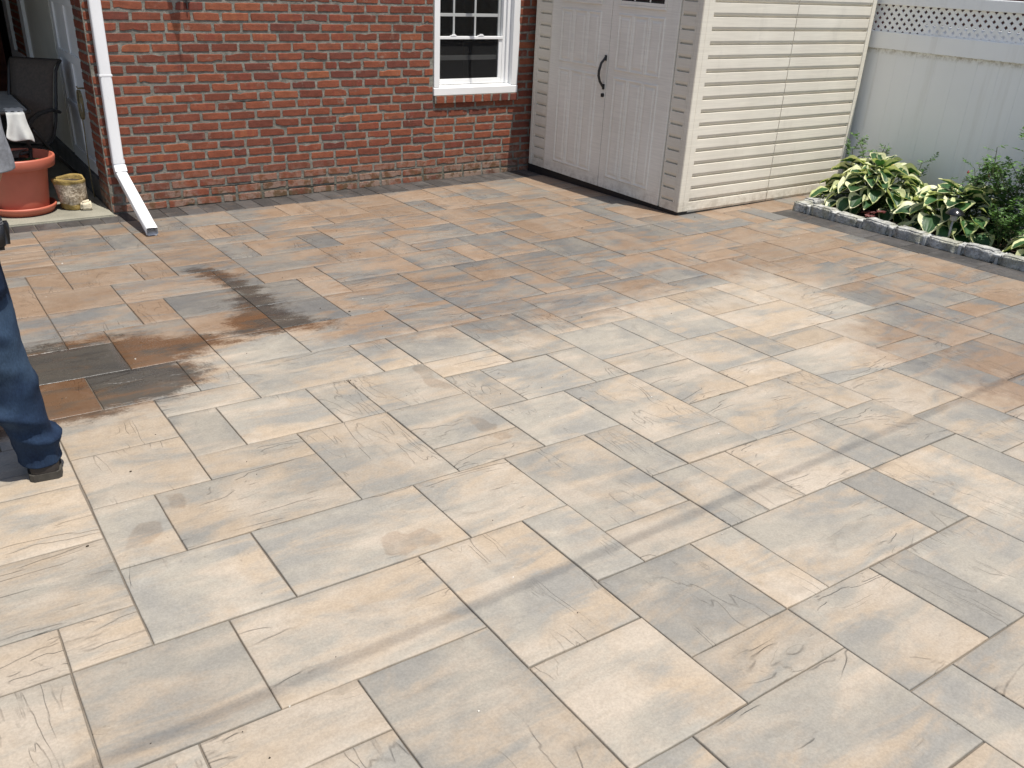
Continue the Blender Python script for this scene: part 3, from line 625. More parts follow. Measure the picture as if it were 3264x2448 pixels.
bm = bmesh.new(); tube(bm, [(hx+.004, 5.843, .745), (hx-.010, 5.843, .745)], [.017, .014], 14); box(bm, hx-.018, hx-.0102, 5.840, 5.846, .730, .760, .002); mesh_obj('lock', bm, M_iron, dl)
bm = bmesh.new(); prism(bm, [(SYC-.045, SHT), (SYB+.03, SHT), (SYB+.03, SHT+.02), (5.85, SHT+.42), (SYC-.045, SHT+.02)], 'x', SXC-.05, SXB+.05) if False else box(bm, SXC-.05, SXB+.04, SYC-.045, SYB+.03, SHT+.001, SHT+.05, .01)
mesh_obj('roof', bm, simple('shed_roof', (.30, .27, .23), .7), shed)
# ------------------------------------------------------------------ fence
t = NT('white_vinyl_fence'); P = t.geo(); st = t.noise(t.map(P, (9, 9, .6)), 1, 5, .65); n = t.noise(P, 2, 4)
c = t.mix(t.ramp(n, .3, .7), (.86, .86, .83), (.89, .89, .86)); c = t.mix(t.math('MULTIPLY', t.ramp(st, .52, .72), .30), c, (.62, .60, .54))
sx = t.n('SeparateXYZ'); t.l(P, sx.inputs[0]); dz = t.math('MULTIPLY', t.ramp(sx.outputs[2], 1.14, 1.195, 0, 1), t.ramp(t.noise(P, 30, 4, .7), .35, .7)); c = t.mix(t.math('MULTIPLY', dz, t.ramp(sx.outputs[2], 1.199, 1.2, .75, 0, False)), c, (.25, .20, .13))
M_fence = t.fin(c, .42, t.bump(t.noise(P, 30, 2), .05, .002), 0, .4)
XF = 7.13
fence = thing('vinyl_fence', 'white vinyl privacy fence with a lattice top behind the planting bed', 'fence', (XF, 4, -.05))
FY0, FY1 = -1.0, 6.9
bm = bmesh.new(); y = FY1
while y > FY0:
    y0 = max(FY0, y-.178); 
    prism(bm, [(XF+.0165, y0+.0003), (XF+.0155, y0+.001), (XF+.015, y0+.004), (XF+.015, y-.004), (XF+.0155, y-.001), (XF+.0165, y-.0003), (XF+.04, y-.0005), (XF+.04, y0+.0005)], 'z', -.06, 1.1945); y -= .178
mesh_obj('panel', bm, M_fence, fence)
boxo('rail', (XF-.012, XF+.052, FY0, FY1, 1.195, 1.331), M_fence, fence, .006)
boxo('rail', (XF-.014, XF+.054, FY0, FY1, 1.540, 1.622), M_fence, fence, .006)
boxo('rail', (XF-.012, XF+.052, FY0, FY1, -.14, -.062), M_fence, fence, .006)
bm = bmesh.new()
LW, LP = .0295, .0568
def diag(s, xo):
    y = FY0-.4
    while y < FY1+.4:
        z0, z1 = 1.3315, 1.5395
        if s > 0: q = [(y, z0), (y+LW*1.2, z0), (y+LW*1.2+(z1-z0), z1), (y+(z1-z0), z1)]
        else: q = [(y, z0), (y+LW*1.2, z0), (y+LW*1.2-(z1-z0), z1), (y-(z1-z0), z1)]
        A = [bm.verts.new((XF+xo, *p)) for p in q]; B = [bm.verts.new((XF+xo+.006, *p)) for p in q]
        bm.faces.new(A); bm.faces.new(B[::-1])
        for k in range(4): bm.faces.new((A[k], A[(k+1) % 4], B[(k+1) % 4], B[k]))
        y += LP*1.2
diag(1, .010); diag(-1, .0106)
mesh_obj('lattice', bm, M_fence, fence)
for yy in (5.02, 2.56, .1): boxo('post', (XF-.022, XF+.066, yy-.064, yy+.064, -.2, 1.60), M_fence, fence, .006) if yy != 2.56 else None
# neighbour yard seen through the lattice
M_hedge = simple('hedge_leaf', (.035, .06, .022), .8, .5, 20)
nw = thing('neighbour_wall', 'dark brown neighbour wall glimpsed through the fence lattice', 'wall', (9.4, 4.5, 0)); boxo('brickwork', (9.4, 9.6, -1, 9, -.4, 2.4), simple('brown_brick', (.10, .04, .03), .9, .5, 6), nw)
nv = thing('boarded_panel', 'pale boarded panel behind the fence lattice', 'panel', (8.3, 5.1, .7)); boxo('board', (8.3, 8.34, 3.95, 5.1, .1, 1.36), M_trim, nv); boxo('leg', (8.3, 8.34, 5.0, 5.06, -.4, .1), M_trim, nv)
# ------------------------------------------------------------------ planting bed
t = NT('mulch_soil'); P = t.geo(); n = t.noise(P, 8, 5, .7); f = t.noise(P, 120, 4, .8); v = t.voro(P, 70)
c = t.mix(t.ramp(n, .35, .65), (.022, .015, .011), (.055, .036, .026)); c = t.mix(t.ramp(v, .0, .35, .6, 0), c, (.085, .05, .033))
M_soil = t.fin(c, .95, t.bump(f, .9, .008, t.bump(v, .8, .012)), 0, .2)
def soilz(x, y): return zf(x, y)+.018+.02*mnoise.noise(Vector((x*3, y*3, 0)))+.012*mnoise.noise(Vector((x*11, y*11, 2)))-.02*max(0, (6.2-x)/.1 if x < 6.2 else 0)
o = sheet('bed_soil', 6.12, XF-.01, -1.0, 4.44, 0, 60, 220, M_soil, soilz)
# mulch chips scattered over the soil
bm = bmesh.new(); rs = random.Random(3)
for _ in range(1500):
    x, y = rs.uniform(6.16, 7.05), rs.uniform(1.8, 4.4); z = soilz(x, y)+.004; a = rs.uniform(0, 6.3); L = rs.uniform(.008, .026); W_ = rs.uniform(.002, .006); tl = rs.uniform(-.5, .5)
    d = Vector((math.cos(a), math.sin(a), tl)).normalized()*L; s = Vector((-math.sin(a), math.cos(a), 0))*W_; p = Vector((x, y, z))
    tp = [bm.verts.new(p+q) for q in (-d-s, d-s*.6, d+s*.6, -d+s)]; bt = [bm.verts.new(q.co-Vector((0, 0, .004))) for q in tp]
    bm.faces.new(tp)
    for k in range(4): bm.faces.new((tp[k], tp[(k+1) % 4], bt[(k+1) % 4], bt[k]))
tag(mesh_obj('mulch_chips', bm, simple('bark', (.075, .038, .022), .9, .6, 30)), kind='stuff')
# granite kerb blocks
t = NT('granite'); P = t.geo(); n = t.noise(P, 14, 5, .7); sp = t.voro(P, 260); v2 = t.noise(P, 55, 4, .75)
c = t.mix(t.ramp(n, .35, .66), (.25, .25, .24), (.52, .515, .49)); c = t.mix(t.ramp(v2, .52, .66, 0, .7), c, (.05, .05, .048)); c = t.mix(t.ramp(sp, .05, .25, .5, 0), c, (.52, .52, .50))
gz = t.n('NewGeometry'); sz = t.n('SeparateXYZ'); t.l(gz.outputs['Normal'], sz.inputs[0])
c = t.mix(t.math('MULTIPLY', t.ramp(t.noise(P, 9, 4), .45, .6), .5), c, (.30, .29, .20))
M_gran = t.fin(c, .9, t.bump(v2, .9, .008, t.bump(n, .8, .02)), 0, .25)
M_kmort = simple('kerb_mortar', (.40, .40, .38), .9, .12, 18, .5, 90, .004)
def rock(name, c, size, seed, mat, sub=4, rough=.13, parent=None, cut=.06):
    r = random.Random(seed); bm = bmesh.new(); box(bm, -.5, .5, -.5, .5, -.5, .5)
    bmesh.ops.bevel(bm, geom=bm.edges[:], offset=cut*1.6, segments=2, affect='EDGES'); bmesh.ops.subdivide_edges(bm, edges=bm.edges[:], cuts=sub, use_grid_fill=True)
    for v in bm.verts:
        q = v.co.copy(); s = Vector((q.x*size[0], q.y*size[1], q.z*size[2]))
        nn = mnoise.noise_vector(s*14+Vector((seed*7.3, 0, 0)))*.010*rough/.16+mnoise.noise_vector(s*42+Vector((seed*3.1, 5, 0)))*.005*rough/.16
        if s.z < -size[2]*.45: nn.z = 0
        v.co = Vector(c)+s+nn
    o = mesh_obj(name, bm, mat, parent, smooth=True); return o
KJ = [4.525, 4.36, 4.125, 3.87, 3.605, 3.33, 3.06, 2.795, 2.53, 2.27, 2.01, 1.75]
words = ['first', 'second', 'third', 'fourth', 'fifth', 'sixth', 'seventh', 'eighth', 'ninth', 'tenth', 'eleventh']
for k in range(11):
    y1, y0 = KJ[k], KJ[k+1]; ym = (y0+y1)/2; z0 = zf(6.08, ym); L = y1-y0-.026; h = .076+.008*math.sin(k*2.3)
    o = rock('kerb_stone', (6.085, ym, z0+h/2-.006), (.105+.006*math.sin(k*5), L, h+.012), 20+k, M_gran, 5)
    lab = 'short granite block at the corner of the bed nearest the shed' if k == 0 else '%s rough granite block from the shed end of the bed edging' % words[k]
    if k > 7: lab = 'rough granite edging block past the right edge of view, %s from the shed' % words[k]
    tag(o, lab, 'kerb stone', 'granite blocks edging the planting bed')
for k, (xx, yy) in enumerate(((6.245, 4.465), (6.50, 4.47), (6.76, 4.465), (7.0, 4.47))):
    o = rock('kerb_stone', (xx, yy, zf(xx, yy)+.04), (.235 if k else .19, .10, .10), 50+k, M_gran, 5)
    tag(o, ['granite block turning the bed corner, partly under hosta leaves', 'granite block behind the large hosta, second along the short bed end', 'granite block behind the large hosta, third along the short bed end', 'granite block at the fence end of the short bed edge'][k], 'kerb stone', 'granite blocks closing the short end of the bed')
bm = bmesh.new(); rs = random.Random(8)
for k in range(0, 11):
    y = KJ[k+1]; z0 = zf(6.08, y)
    box(bm, 6.036+.003*math.sin(k), 6.132, y-.0115, y+.0115, z0-.02, z0+.063+.006*math.sin(k*3), .004)
    for q in range(2): 
        cx, cz = 6.06+q*.045+rs.uniform(-.01, .01), z0+.058+rs.uniform(-.004, .006)
        box(bm, cx-.026, cx+.026, y-rs.uniform(.010, .03), y+rs.uniform(.010, .03), cz-.012, cz+.006, .006)
bmesh.ops.subdivide_edges(bm, edges=bm.edges[:], cuts=1)
for v in bm.verts: v.co += mnoise.noise_vector(v.co*40)*.004
o = mesh_obj('kerb_mortar', bm, M_kmort, smooth=True); tag(o, kind='stuff')
# ------------------------------------------------------------------ foliage
def leaf_mat(name, dark, light, margin=None, mw=.5):
    t = NT(name); m_ = t.attr('marg').outputs['Fac']; rn = t.attr('tint').outputs['Fac']; P = t.geo(); n = t.noise(P, 45, 4, .65); n2 = t.noise(P, 14, 3)
    c = t.mix(t.ramp(n2, .3, .7), dark, light); c = t.mix(1, c, t.ramp(rn, 0, 1, .72, 1.28, False), 'MULTIPLY')
    if margin:
        e = t.math('ADD', m_, t.math('MULTIPLY', t.math('SUBTRACT', n, .5), .55)); mg = t.mix(t.ramp(rn, .2, .8), margin[0], margin[1])
        c = t.mix(t.ramp(e, mw, mw+.07), c, mg)
    vein = t.math('SINE', t.math('MULTIPLY', t.attr('lat').outputs['Fac'], 42)); bn = t.bump(vein, .25, .002, t.bump(n2, .2, .004))
    t.fin(c, .48, bn, 0, .4)
    tr = t.n('BsdfTranslucent'); t.l(t.mix(1, c, (1.1, 1.25, .55), 'MULTIPLY'), tr.inputs[0]); mx = t.n('MixShader'); mx.inputs[0].default_value = .22
    t.l(t.b.outputs[0], mx.inputs[1]); t.l(tr.outputs[0], mx.inputs[2]); t.l(mx.outputs[0], t.out.inputs[0]); return t.m
M_hosta = leaf_mat('hosta_leaf', (.018, .062, .020), (.045, .115, .036), ((.68, .67, .43), (.54, .57, .27)), .48)
M_rose = leaf_mat('rose_leaf', (.055, .12, .03), (.13, .23, .07))
M_coral = leaf_mat('coral_leaf', (.10, .022, .022), (.17, .05, .045))
M_stem = simple('green_stem', (.07, .12, .035), .6, .3, 30); M_rstem = simple('rose_stem', (.06, .075, .025), .7, .4, 40)
class Leaves:
    def __init__(s): s.V = []; s.F = []; s.m = []; s.t = []; s.l = []
    def leaf(s, base, d, up, L, W, cup, arch, wav, tint, nu=9, nv=7, tw=0, tip=.75, fold=0):
        d = d.normalized(); sd = d.cross(up).normalized(); up = sd.cross(d).normalized(); b0 = len(s.V); ph = random.uniform(0, 6)
        for i in range(nu):
            u = i/(nu-1); wv = W*(math.sin(math.pi*min(1, u**tip))**.8)*(1-.0*u) if 0 < u < 1 else W*.02
            cz = arch*L*(u-u*u*1.55)
            for j in range(nv):
                q = 2*j/(nv-1)-1
                x = sd*(q*wv*(1-.25*abs(q)*abs(cup))); z = up*(cz+cup*wv*(q*q-.2)*.9+fold*abs(q)*wv+wav*W*math.sin(u*11+ph+q*1.5)*abs(q)**2)
                s.V.append(base+d*(L*u*(1-.08*abs(arch)*u))+x+z); 
                em = max(abs(q)**1.5, ((u-.72)/.28)**2 if u > .72 else 0); s.m.append(em); s.t.append(tint); s.l.append(q*.5+u*.15)
        for i in range(nu-1):
            for j in range(nv-1): a = b0+i*nv+j; s.F.append((a, a+1, a+nv+1, a+nv))
    def tube(s, pts, r, tint=.5, seg=5):
        for (p, q) in zip(pts, pts[1:]):
            d = (q-p); 
            if d.length < 1e-5: continue
            d.normalize(); a = d.orthogonal().normalized(); b = d.cross(a); b0 = len(s.V)
            for c_ in (p, q):
                for k in range(seg):
                    an = 2*math.pi*k/seg; s.V.append(c_+(a*math.cos(an)+b*math.sin(an))*r); s.m.append(0); s.t.append(tint); s.l.append(0)
            for k in range(seg): s.F.append((b0+k, b0+(k+1) % seg, b0+seg+(k+1) % seg, b0+seg+k))
    def build(s, name, mat, parent=None):
        me = bpy.data.meshes.new(name); me.from_pydata([tuple(v) for v in s.V], [], s.F); me.materials.append(mat); me.polygons.foreach_set('use_smooth', [True]*len(me.polygons))
        fa(me, 'marg', 'FLOAT', s.m); fa(me, 'tint', 'FLOAT', s.t); fa(me, 'lat', 'FLOAT', s.l)
        o = bpy.data.objects.new(name, me); COL.objects.link(o)
        if parent is not None:
            o.parent = parent; o.matrix_parent_inverse = Matrix.Translation(-parent.location)
        return o
def hosta(name, label, c, R, Hh, n, seed, Lr=(.10, .17), sx=1., sy=1.):
    random.seed(seed); r = random.Random(seed); z0 = soilz(c[0], c[1]); th = thing(name, label, 'hosta', (c[0], c[1], z0), 'variegated hostas in the planting bed')
    lv = Leaves(); st = Leaves()
    for k in range(n):
        f = (k+.5)/n; a = k*2.39996+r.uniform(-.3, .3); ring = f**.62
        rad = R*ring*r.uniform(.72, 1.05); hgt = Hh*(1-ring**2.4)*r.uniform(.82, 1.08)+.035+.05*r.random()*(1-ring)
        d = Vector((math.cos(a)*sx, math.sin(a)*sy, 0)); p = Vector((c[0], c[1], z0))+d*rad+Vector((0, 0, hgt))
        pitch = .62*(1-ring)-.62*ring+r.uniform(-.25, .25); out = (Vector((math.cos(a+r.uniform(-.5, .5)), math.sin(a+r.uniform(-.5, .5)), 0))*math.cos(pitch)+Vector((0, 0, math.sin(pitch))))
        L = r.uniform(*Lr)*(1.0 if ring > .35 else .85); Wd = L*r.uniform(.40, .52)
        side = Vector((0, 0, 1))+d*r.uniform(-.2, .3)+Vector((r.uniform(-.3, .3), r.uniform(-.3, .3), 0))
        lv.leaf(p, out, side, L, Wd, r.uniform(.15, .8), r.uniform(.10, .45), r.uniform(.03, .12), r.random(), 10, 9, tip=.72)
        b = Vector((c[0]+d.x*R*.12, c[1]+d.y*R*.12, z0)); mid = (b+p)/2+Vector((0, 0, .06)); st.tube([b, mid*.6+b*.4+Vector((0, 0, .015)), mid, p+out*.01], .0028, .5)
    lv.build('leaves', M_hosta, th); st.build('stems', M_stem, th); return th
hosta('hosta', 'largest hosta with cream edged leaves in the bed corner by the shed', (6.60, 4.17), .40, .30, 135, 2, (.13, .19), .95, 1.08)
hosta('hosta', 'hosta with cream edged leaves sheltering the black garden light', (6.50, 3.40), .34, .27, 72, 9, (.15, .22), .85, 1.08)
hosta('hosta', 'hosta cut off by the right edge of view beside the pale rocks', (6.36, 2.63), .20, .10, 22, 5, (.12, .18))
def rose(label, c, Hh, spread, nst, seed, dens=1., lean=(0, 0), flowers=(), buds=()):
    r = random.Random(seed); z0 = soilz(c[0], c[1]); th = thing('rose_bush', label, 'rose bush', (c[0], c[1], z0), 'rose bushes in front of the fence'); lv = Leaves(); st = Leaves(); tips = []
    def leaflet_group(p, d):
        d = d.normalized()
        for k in range(5):
            off = d*(.012*k); sd = d.cross(Vector((0, 0, 1))); sd = sd.normalized() if sd.length > .01 else Vector((1, 0, 0)); sg = (-1, 1)[k % 2] if k < 4 else 0
            o = (sd*sg*.9+d*.5+Vector((0, 0, r.uniform(-.25, .35)))) if sg else d
            L = r.uniform(.022, .038); lv.leaf(p+off, o, Vector((r.uniform(-.5, .5), r.uniform(-.5, .5), 1)), L, L*.36, .25, .1, .05, r.random(), 5, 3, tip=.8)
    for k in range(nst):
        a = r.uniform(0, 6.28); h = Hh*r.uniform(.55, 1.0) if k else Hh; p = Vector((c[0]+.03*math.cos(a), c[1]+.03*math.sin(a), z0)); d = Vector((math.cos(a)*spread+lean[0], math.sin(a)*spread+lean[1], 1)).normalized(); ns = int(h/.028)+2; pts = [p]
        for q in range(ns):
            d = (d+Vector((r.uniform(-.22, .22), r.uniform(-.22, .22), .06))).normalized(); p = p+d*.030; pts.append(p)
            if q > 1 and r.random() < .85*dens:
                an = r.uniform(0, 6.28); ld = Vector((math.cos(an), math.sin(an), r.uniform(-.1, .6)))
                if r.random() < .35 and q > 3:
                    bp = p; bd = ld.normalized(); bpts = [bp]
                    for w_ in range(r.randint(2, 4)):
                        bd = (bd+Vector((r.uniform(-.3, .3), r.uniform(-.3, .3), .25))).normalized(); bp = bp+bd*.024; bpts.append(bp); leaflet_group(bp, bd+Vector((r.uniform(-.6, .6), r.uniform(-.6, .6), 0)))
                    st.tube(bpts, .0014)
                else:
                    st.tube([p, p+ld*.02], .0011); leaflet_group(p+ld*.018, ld)
        st.tube(pts, .0026); tips.append(p)
    lv.build('leaves', M_rose, th); st.build('stems', M_rstem, th)
    for kind, pos in flowers:
        bm = bmesh.new()
        for ring_, (n_, rad, hh) in enumerate(((5, .006, .020), (6, .013, .016), (7, .018, .011))):
            for q in range(n_):
                an = q*6.283/n_+ring_*.4; cx = Vector(pos); vs = []
                for u, wv in ((0, .003), (.5, .010), (1, .007)):
                    for s_ in (-1, 1): vs.append(bm.verts.new(cx+Vector((math.cos(an)*rad*(.3+u*.8)-math.sin(an)*wv*s_, math.sin(an)*rad*(.3+u*.8)+math.cos(an)*wv*s_, hh*u))))
                bm.faces.new((vs[0], vs[1], vs[3], vs[2])); bm.faces.new((vs[2], vs[3], vs[5], vs[4]))
        mesh_obj('flower', bm, kind, th, True)
    for pos in buds:
        bm = bmesh.new(); lathe(bm, [(.001, 0), (.007, .006), (.008, .013), (.004, .022), (.0008, .028)], pos, 10); mesh_obj('bud', bm, M_bud, th)
    return th
M_pink = simple('pink_petal', (.55, .045, .13), .6, .2, 40); M_bud = simple('rose_bud', (.30, .05, .05), .6, .3, 60)
rose('thin rose shoots rising behind the largest hosta near the shed', (6.85, 4.40), .43, .12, 7, 4, .9)
rose('tiny rose sprig by the fence, between the two big hostas', (6.93, 4.13), .31, .10, 3, 6, .7)
rose('bushy rose with red buds behind the garden light', (6.62, 3.34), .47, .20, 14, 12, 1., (.02, .03), [(M_pink, (6.52, 3.285, .335))], [(6.66, 3.47, .425), (6.64, 3.30, .43)])
rose('tallest leafy rose bush at the right edge of view', (6.62, 3.00), .78, .22, 20, 21, 1., (.03, .05))
rose('low rose growth with yellowish leaves in front of the tallest rose', (6.36, 2.96), .24, .5, 16, 33, 1.)
# coral bells
th = thing('coral_bells', 'small plant with dark red lobed leaves in front of the largest hosta', 'plant', (6.26, 3.95, soilz(6.26, 3.95))); lv = Leaves(); r = random.Random(4); st = Leaves()
for (x, y, h) in ((6.27, 4.03, .07), (6.30, 3.88, .075), (6.22, 3.92, .03), (6.25, 3.98, .045), (6.30, 3.96, .05)):
    p = Vector((x, y, soilz(x, y)+h)); st.tube([Vector((6.28, 3.95, soilz(6.28, 3.95))), p], .0018)
    for k in range(7):
        a = k*.9+r.uniform(-.1, .1); lv.leaf(p, Vector((math.cos(a), math.sin(a)*.9, .35-.15*(k % 2))), Vector((-.3, 0, 1)), .042, .017, .3, .1, .1, r.random(), 6, 5)
lv.build('leaves', M_coral, th); st.build('stems', M_coral, th)
# yellow day lily
th = thing('day_lily', 'single yellow day lily flower rising above the largest hosta', 'lily', (6.70, 4.15, soilz(6.7, 4.15))); bm = bmesh.new(); c0 = Vector((6.70, 4.155, .325))
for k in range(6):
    a = k*1.047; rows = []
    for u in (0, .3, .6, .85, 1):
        rad = .006+.040*u; z = .045*math.sin(u*1.9)-.004*u; wv = .011*math.sin(math.pi*min(.97, .12+u*.85)); cd = Vector((math.cos(a), math.sin(a), 0)); sd = Vector((-math.sin(a), math.cos(a), 0))
        rows.append([bm.verts.new(c0+cd*rad+Vector((0, 0, z))+sd*wv*s_) for s_ in (-1, 0, 1)])
    for r0, r1 in zip(rows, rows[1:]):
        for j in (0, 1): bm.faces.new((r0[j], r0[j+1], r1[j+1], r1[j]))
mesh_obj('flower', bm, simple('yellow_petal', (.72, .38, .02), .55, .15, 30), th, True)
bm = bmesh.new(); tube(bm, [(6.70, 4.15, soilz(6.7, 4.15)), (6.705, 4.15, .18), (6.70, 4.155, .33)], .003, 6); mesh_obj('stem', bm, M_stem, th)
# garden light
gl = thing('garden_light', 'black mushroom garden path light among the hosta leaves', 'garden light', (6.18, 3.235, soilz(6.18, 3.235))); zb = soilz(6.18, 3.235)
bm = bmesh.new(); lathe(bm, [(.002, .262), (.022, .258), (.048, .244), (.062, .226), (.066, .220), (.064, .216), (.03, .222), (.002, .224)], (6.18, 3.235, zb), 40)
mesh_obj('cap', bm, simple('gloss_black_metal', (.012, .012, .013), .18, .1, 20, .02), gl)
bm = bmesh.new(); tube(bm, [(6.18, 3.235, zb-.02), (6.178, 3.235, zb+.17)], .0075, 12); mesh_obj('stake', bm, simple('grey_metal', (.36, .35, .34), .45, .2, 40), gl)
bm = bmesh.new(); lathe(bm, [(.010, .165), (.024, .17), (.026, .215), (.010, .22)], (6.18, 3.235, zb), 20); mesh_obj('lens', bm, simple('clouded_lens', (.35, .35, .33), .4), gl)
# pale rocks
M_rock = simple('pale_rock', (.34, .29, .25), .9, .3, 14, .7, 40, .008)
tag(rock('garden_rock', (6.62, 2.92, soilz(6.62, 2.92)+.05), (.15, .10, .12), 77, M_rock, 5, .3), 'pale angular rock at the foot of the tallest rose', 'rock', 'pale rocks in the planting bed')
tag(rock('garden_rock', (6.50, 2.87, soilz(6.5, 2.87)+.03), (.16, .12, .08), 78, M_rock, 5, .3), 'flat reddish rock below the angular rock by the rose', 'rock', 'pale rocks in the planting bed')
# ------------------------------------------------------------------ big terracotta planter
M_terra = simple('terracotta_plastic', (.46, .125, .075), .5, .08, 5, .08, 60)
M_dirt = simple('potting_soil', (.035, .025, .018), .95, .5, 60, .9, 90, .006)
SZ = -.1
pl = thing('flower_pot', 'large terracotta pot standing in a matching saucer on the concrete slab', 'flower pot', (.70, 7.21, SZ)); c0 = (.70, 7.21, SZ)
bm = bmesh.new(); lathe(bm, [(.001, .03), (.168, .03), (.174, .045), (.180, .10), (.203, .325), (.205, .332), (.252, .3325), (.256, .338), (.264, .398), (.260, .406), (.250, .408), (.246, .404), (.236, .345), (.200, .335), (.195, .25)], c0, 72); mesh_obj('pot', bm, M_terra, pl)
bm = bmesh.new(); lathe(bm, [(.001, .001), (.195, .001), (.212, .028), (.220, .036), (.224, .052), (.222, .062), (.213, .062), (.208, .045), (.198, .024), (.001, .022)], c0, 72); mesh_obj('saucer', bm, M_terra, pl)
bm = bmesh.new(); rg = lathe(bm, [(.229, .335)]+[(.229*(1-k/7), .338+.012*math.sin(k*2)) for k in range(1, 7)]+[(.004, .35)], c0, 40)
for v in bm.verts: v.co.z += .008*mnoise.noise(v.co*30)
mesh_obj('soil', bm, M_dirt, pl, True)
r = random.Random(2); lv = Leaves()
for k in range(46):
    a = r.uniform(0, 6.28); q = .2*r.random()**.5; p = Vector((.73+q*math.cos(a)*.8, 7.2+q*math.sin(a)*.7, SZ+.345)); n_ = r.randint(3, 6)
    for w_ in range(n_): an = r.uniform(0, 6.28); lv.leaf(p, Vector((math.cos(an), math.sin(an), r.uniform(.3, 1.2))), Vector((0, 0, 1)), r.uniform(.012, .028), .004, .2, .2, .05, r.random(), 4, 3)
o = lv.build('weeds', M_rose, pl); o['kind'] = 'stuff'
# small weathered pot
t = NT('crusted_stoneware'); P = t.geo(); v = t.noise(P, 48, 5, .75); n = t.noise(P, 12, 3); sz = t.n('SeparateXYZ'); t.l(P, sz.inputs[0])
zr = t.math('ADD', sz.outputs[2], t.math('MULTIPLY', t.math('SUBTRACT', n, .5), .04))
crust = t.mix(t.ramp(v, .36, .66), (.24, .18, .12), (.70, .60, .46)); smooth_ = t.mix(t.ramp(n, .3, .7), (.24, .17, .06), (.42, .30, .10))
msk = t.math('MULTIPLY', t.ramp(zr, -.058, -.05), t.ramp(zr, .085, .10, 1, 0)); c = t.mix(msk, smooth_, crust)
M_crust = t.fin(c, .85, t.bump(v, .9, .012), 0, .25)
sp = thing('small_pot', 'small weathered yellowish stone pot beside the large terracotta pot', 'flower pot', (1.035, 7.165, SZ)); c1 = (1.035, 7.165, SZ)
bm = bmesh.new()
def wob(v, a, r_, z): return v+Vector((math.cos(a), math.sin(a), 0))*(.004*math.sin(a*3+z*20)+.003*math.sin(a*7+z*50))+Vector((-.012*z/.2, 0, .006*math.sin(a*2)*z/.2))
lathe(bm, [(.001, .002), (.085, .002), (.092, .012), (.093, .04), (.094, .046), (.097, .05), (.102, .12), (.106, .19), (.110, .205), (.112, .22), (.108, .228), (.100, .226), (.095, .215), (.088, .12)], c1, 56, fn=wob); mesh_obj('pot', bm, M_crust, sp)
bm = bmesh.new(); lathe(bm, [(.096, .195), (.05, .20), (.002, .197)], (1.027, 7.165, SZ), 30); mesh_obj('soil', bm, M_dirt, sp, True)
o = rock('white_stone', (1.095, 7.065, SZ+.034), (.075, .055, .080), 91, simple('chalky_stone', (.52, .46, .34), .9, .2, 20, .5, 70, .004), 3, .16, None, .1); tag(o, 'chunky pale stone leaning against the small stone pot', 'stone')
# ------------------------------------------------------------------ patio chair
M_sling = NT('brown_sling'); t = M_sling; P = t.coord(); wv = t.math('MULTIPLY', t.math('SINE', t.math('MULTIPLY', t.n('SeparateXYZ').outputs[0], 1)), 0)
M_sling = simple('brown_sling_cloth', (.085, .066, .052), .8, .2, 60, .5, 300, .001)
M_cfr = simple('bronze_frame', (.022, .019, .017), .45, .2, 30)
ch = thing('patio_chair', 'dark sling back patio chair standing in the shade by the garage door', 'chair', (1.0, 7.85, SZ))
fd = Vector((-.62, -.78, 0)).normalized(); ld = Vector((.78, -.62, 0)).normalized()   # ld: towards its left as seen from the front
cb = Vector((1.03, 7.98, 0))     # under the back top
def CP(f, l, z): return cb+fd*f+ld*l+Vector((0, 0, z))
W2 = .175
bm = bmesh.new(); rows = []
for k, (f, z) in enumerate(((.30, .29), (.24, .30), (.17, .36), (.13, .45), (.10, .55), (.07, .65), (.04, .75), (.015, .82), (-.02, .86), (-.045, .868))):
    wd = W2*(.92+.08*abs(k-4)/4) if k < 8 else W2*(1.02+.06*(k-7)); rows.append([(f+.018*math.sin(math.pi*q/6), wd*(q/3-1), z) for q in range(7)])
vt = [[bm.verts.new(CP(*p)) for p in row] for row in rows]
for a, b in zip(vt, vt[1:]):
    for q in range(6): bm.faces.new((a[q], a[q+1], b[q+1], b[q]))
o = mesh_obj('backrest', bm, M_sling, ch, True); mo = o.modifiers.new('s', 'SOLIDIFY'); mo.thickness = .006
bm = bmesh.new(); vt = [[bm.verts.new(CP(f, W2*1.0*(q/3-1), z-.02*math.sin(math.pi*q/6))) for q in range(7)] for f, z in ((.25, .30), (.36, .275), (.48, .28), (.60, .30), (.66, .29), (.68, .26))]
for a, b in zip(vt, vt[1:]):
    for q in range(6): bm.faces.new((a[q], a[q+1], b[q+1], b[q]))
o = mesh_obj('seat', bm, M_sling, ch, True); mo = o.modifiers.new('s', 'SOLIDIFY'); mo.thickness = .006
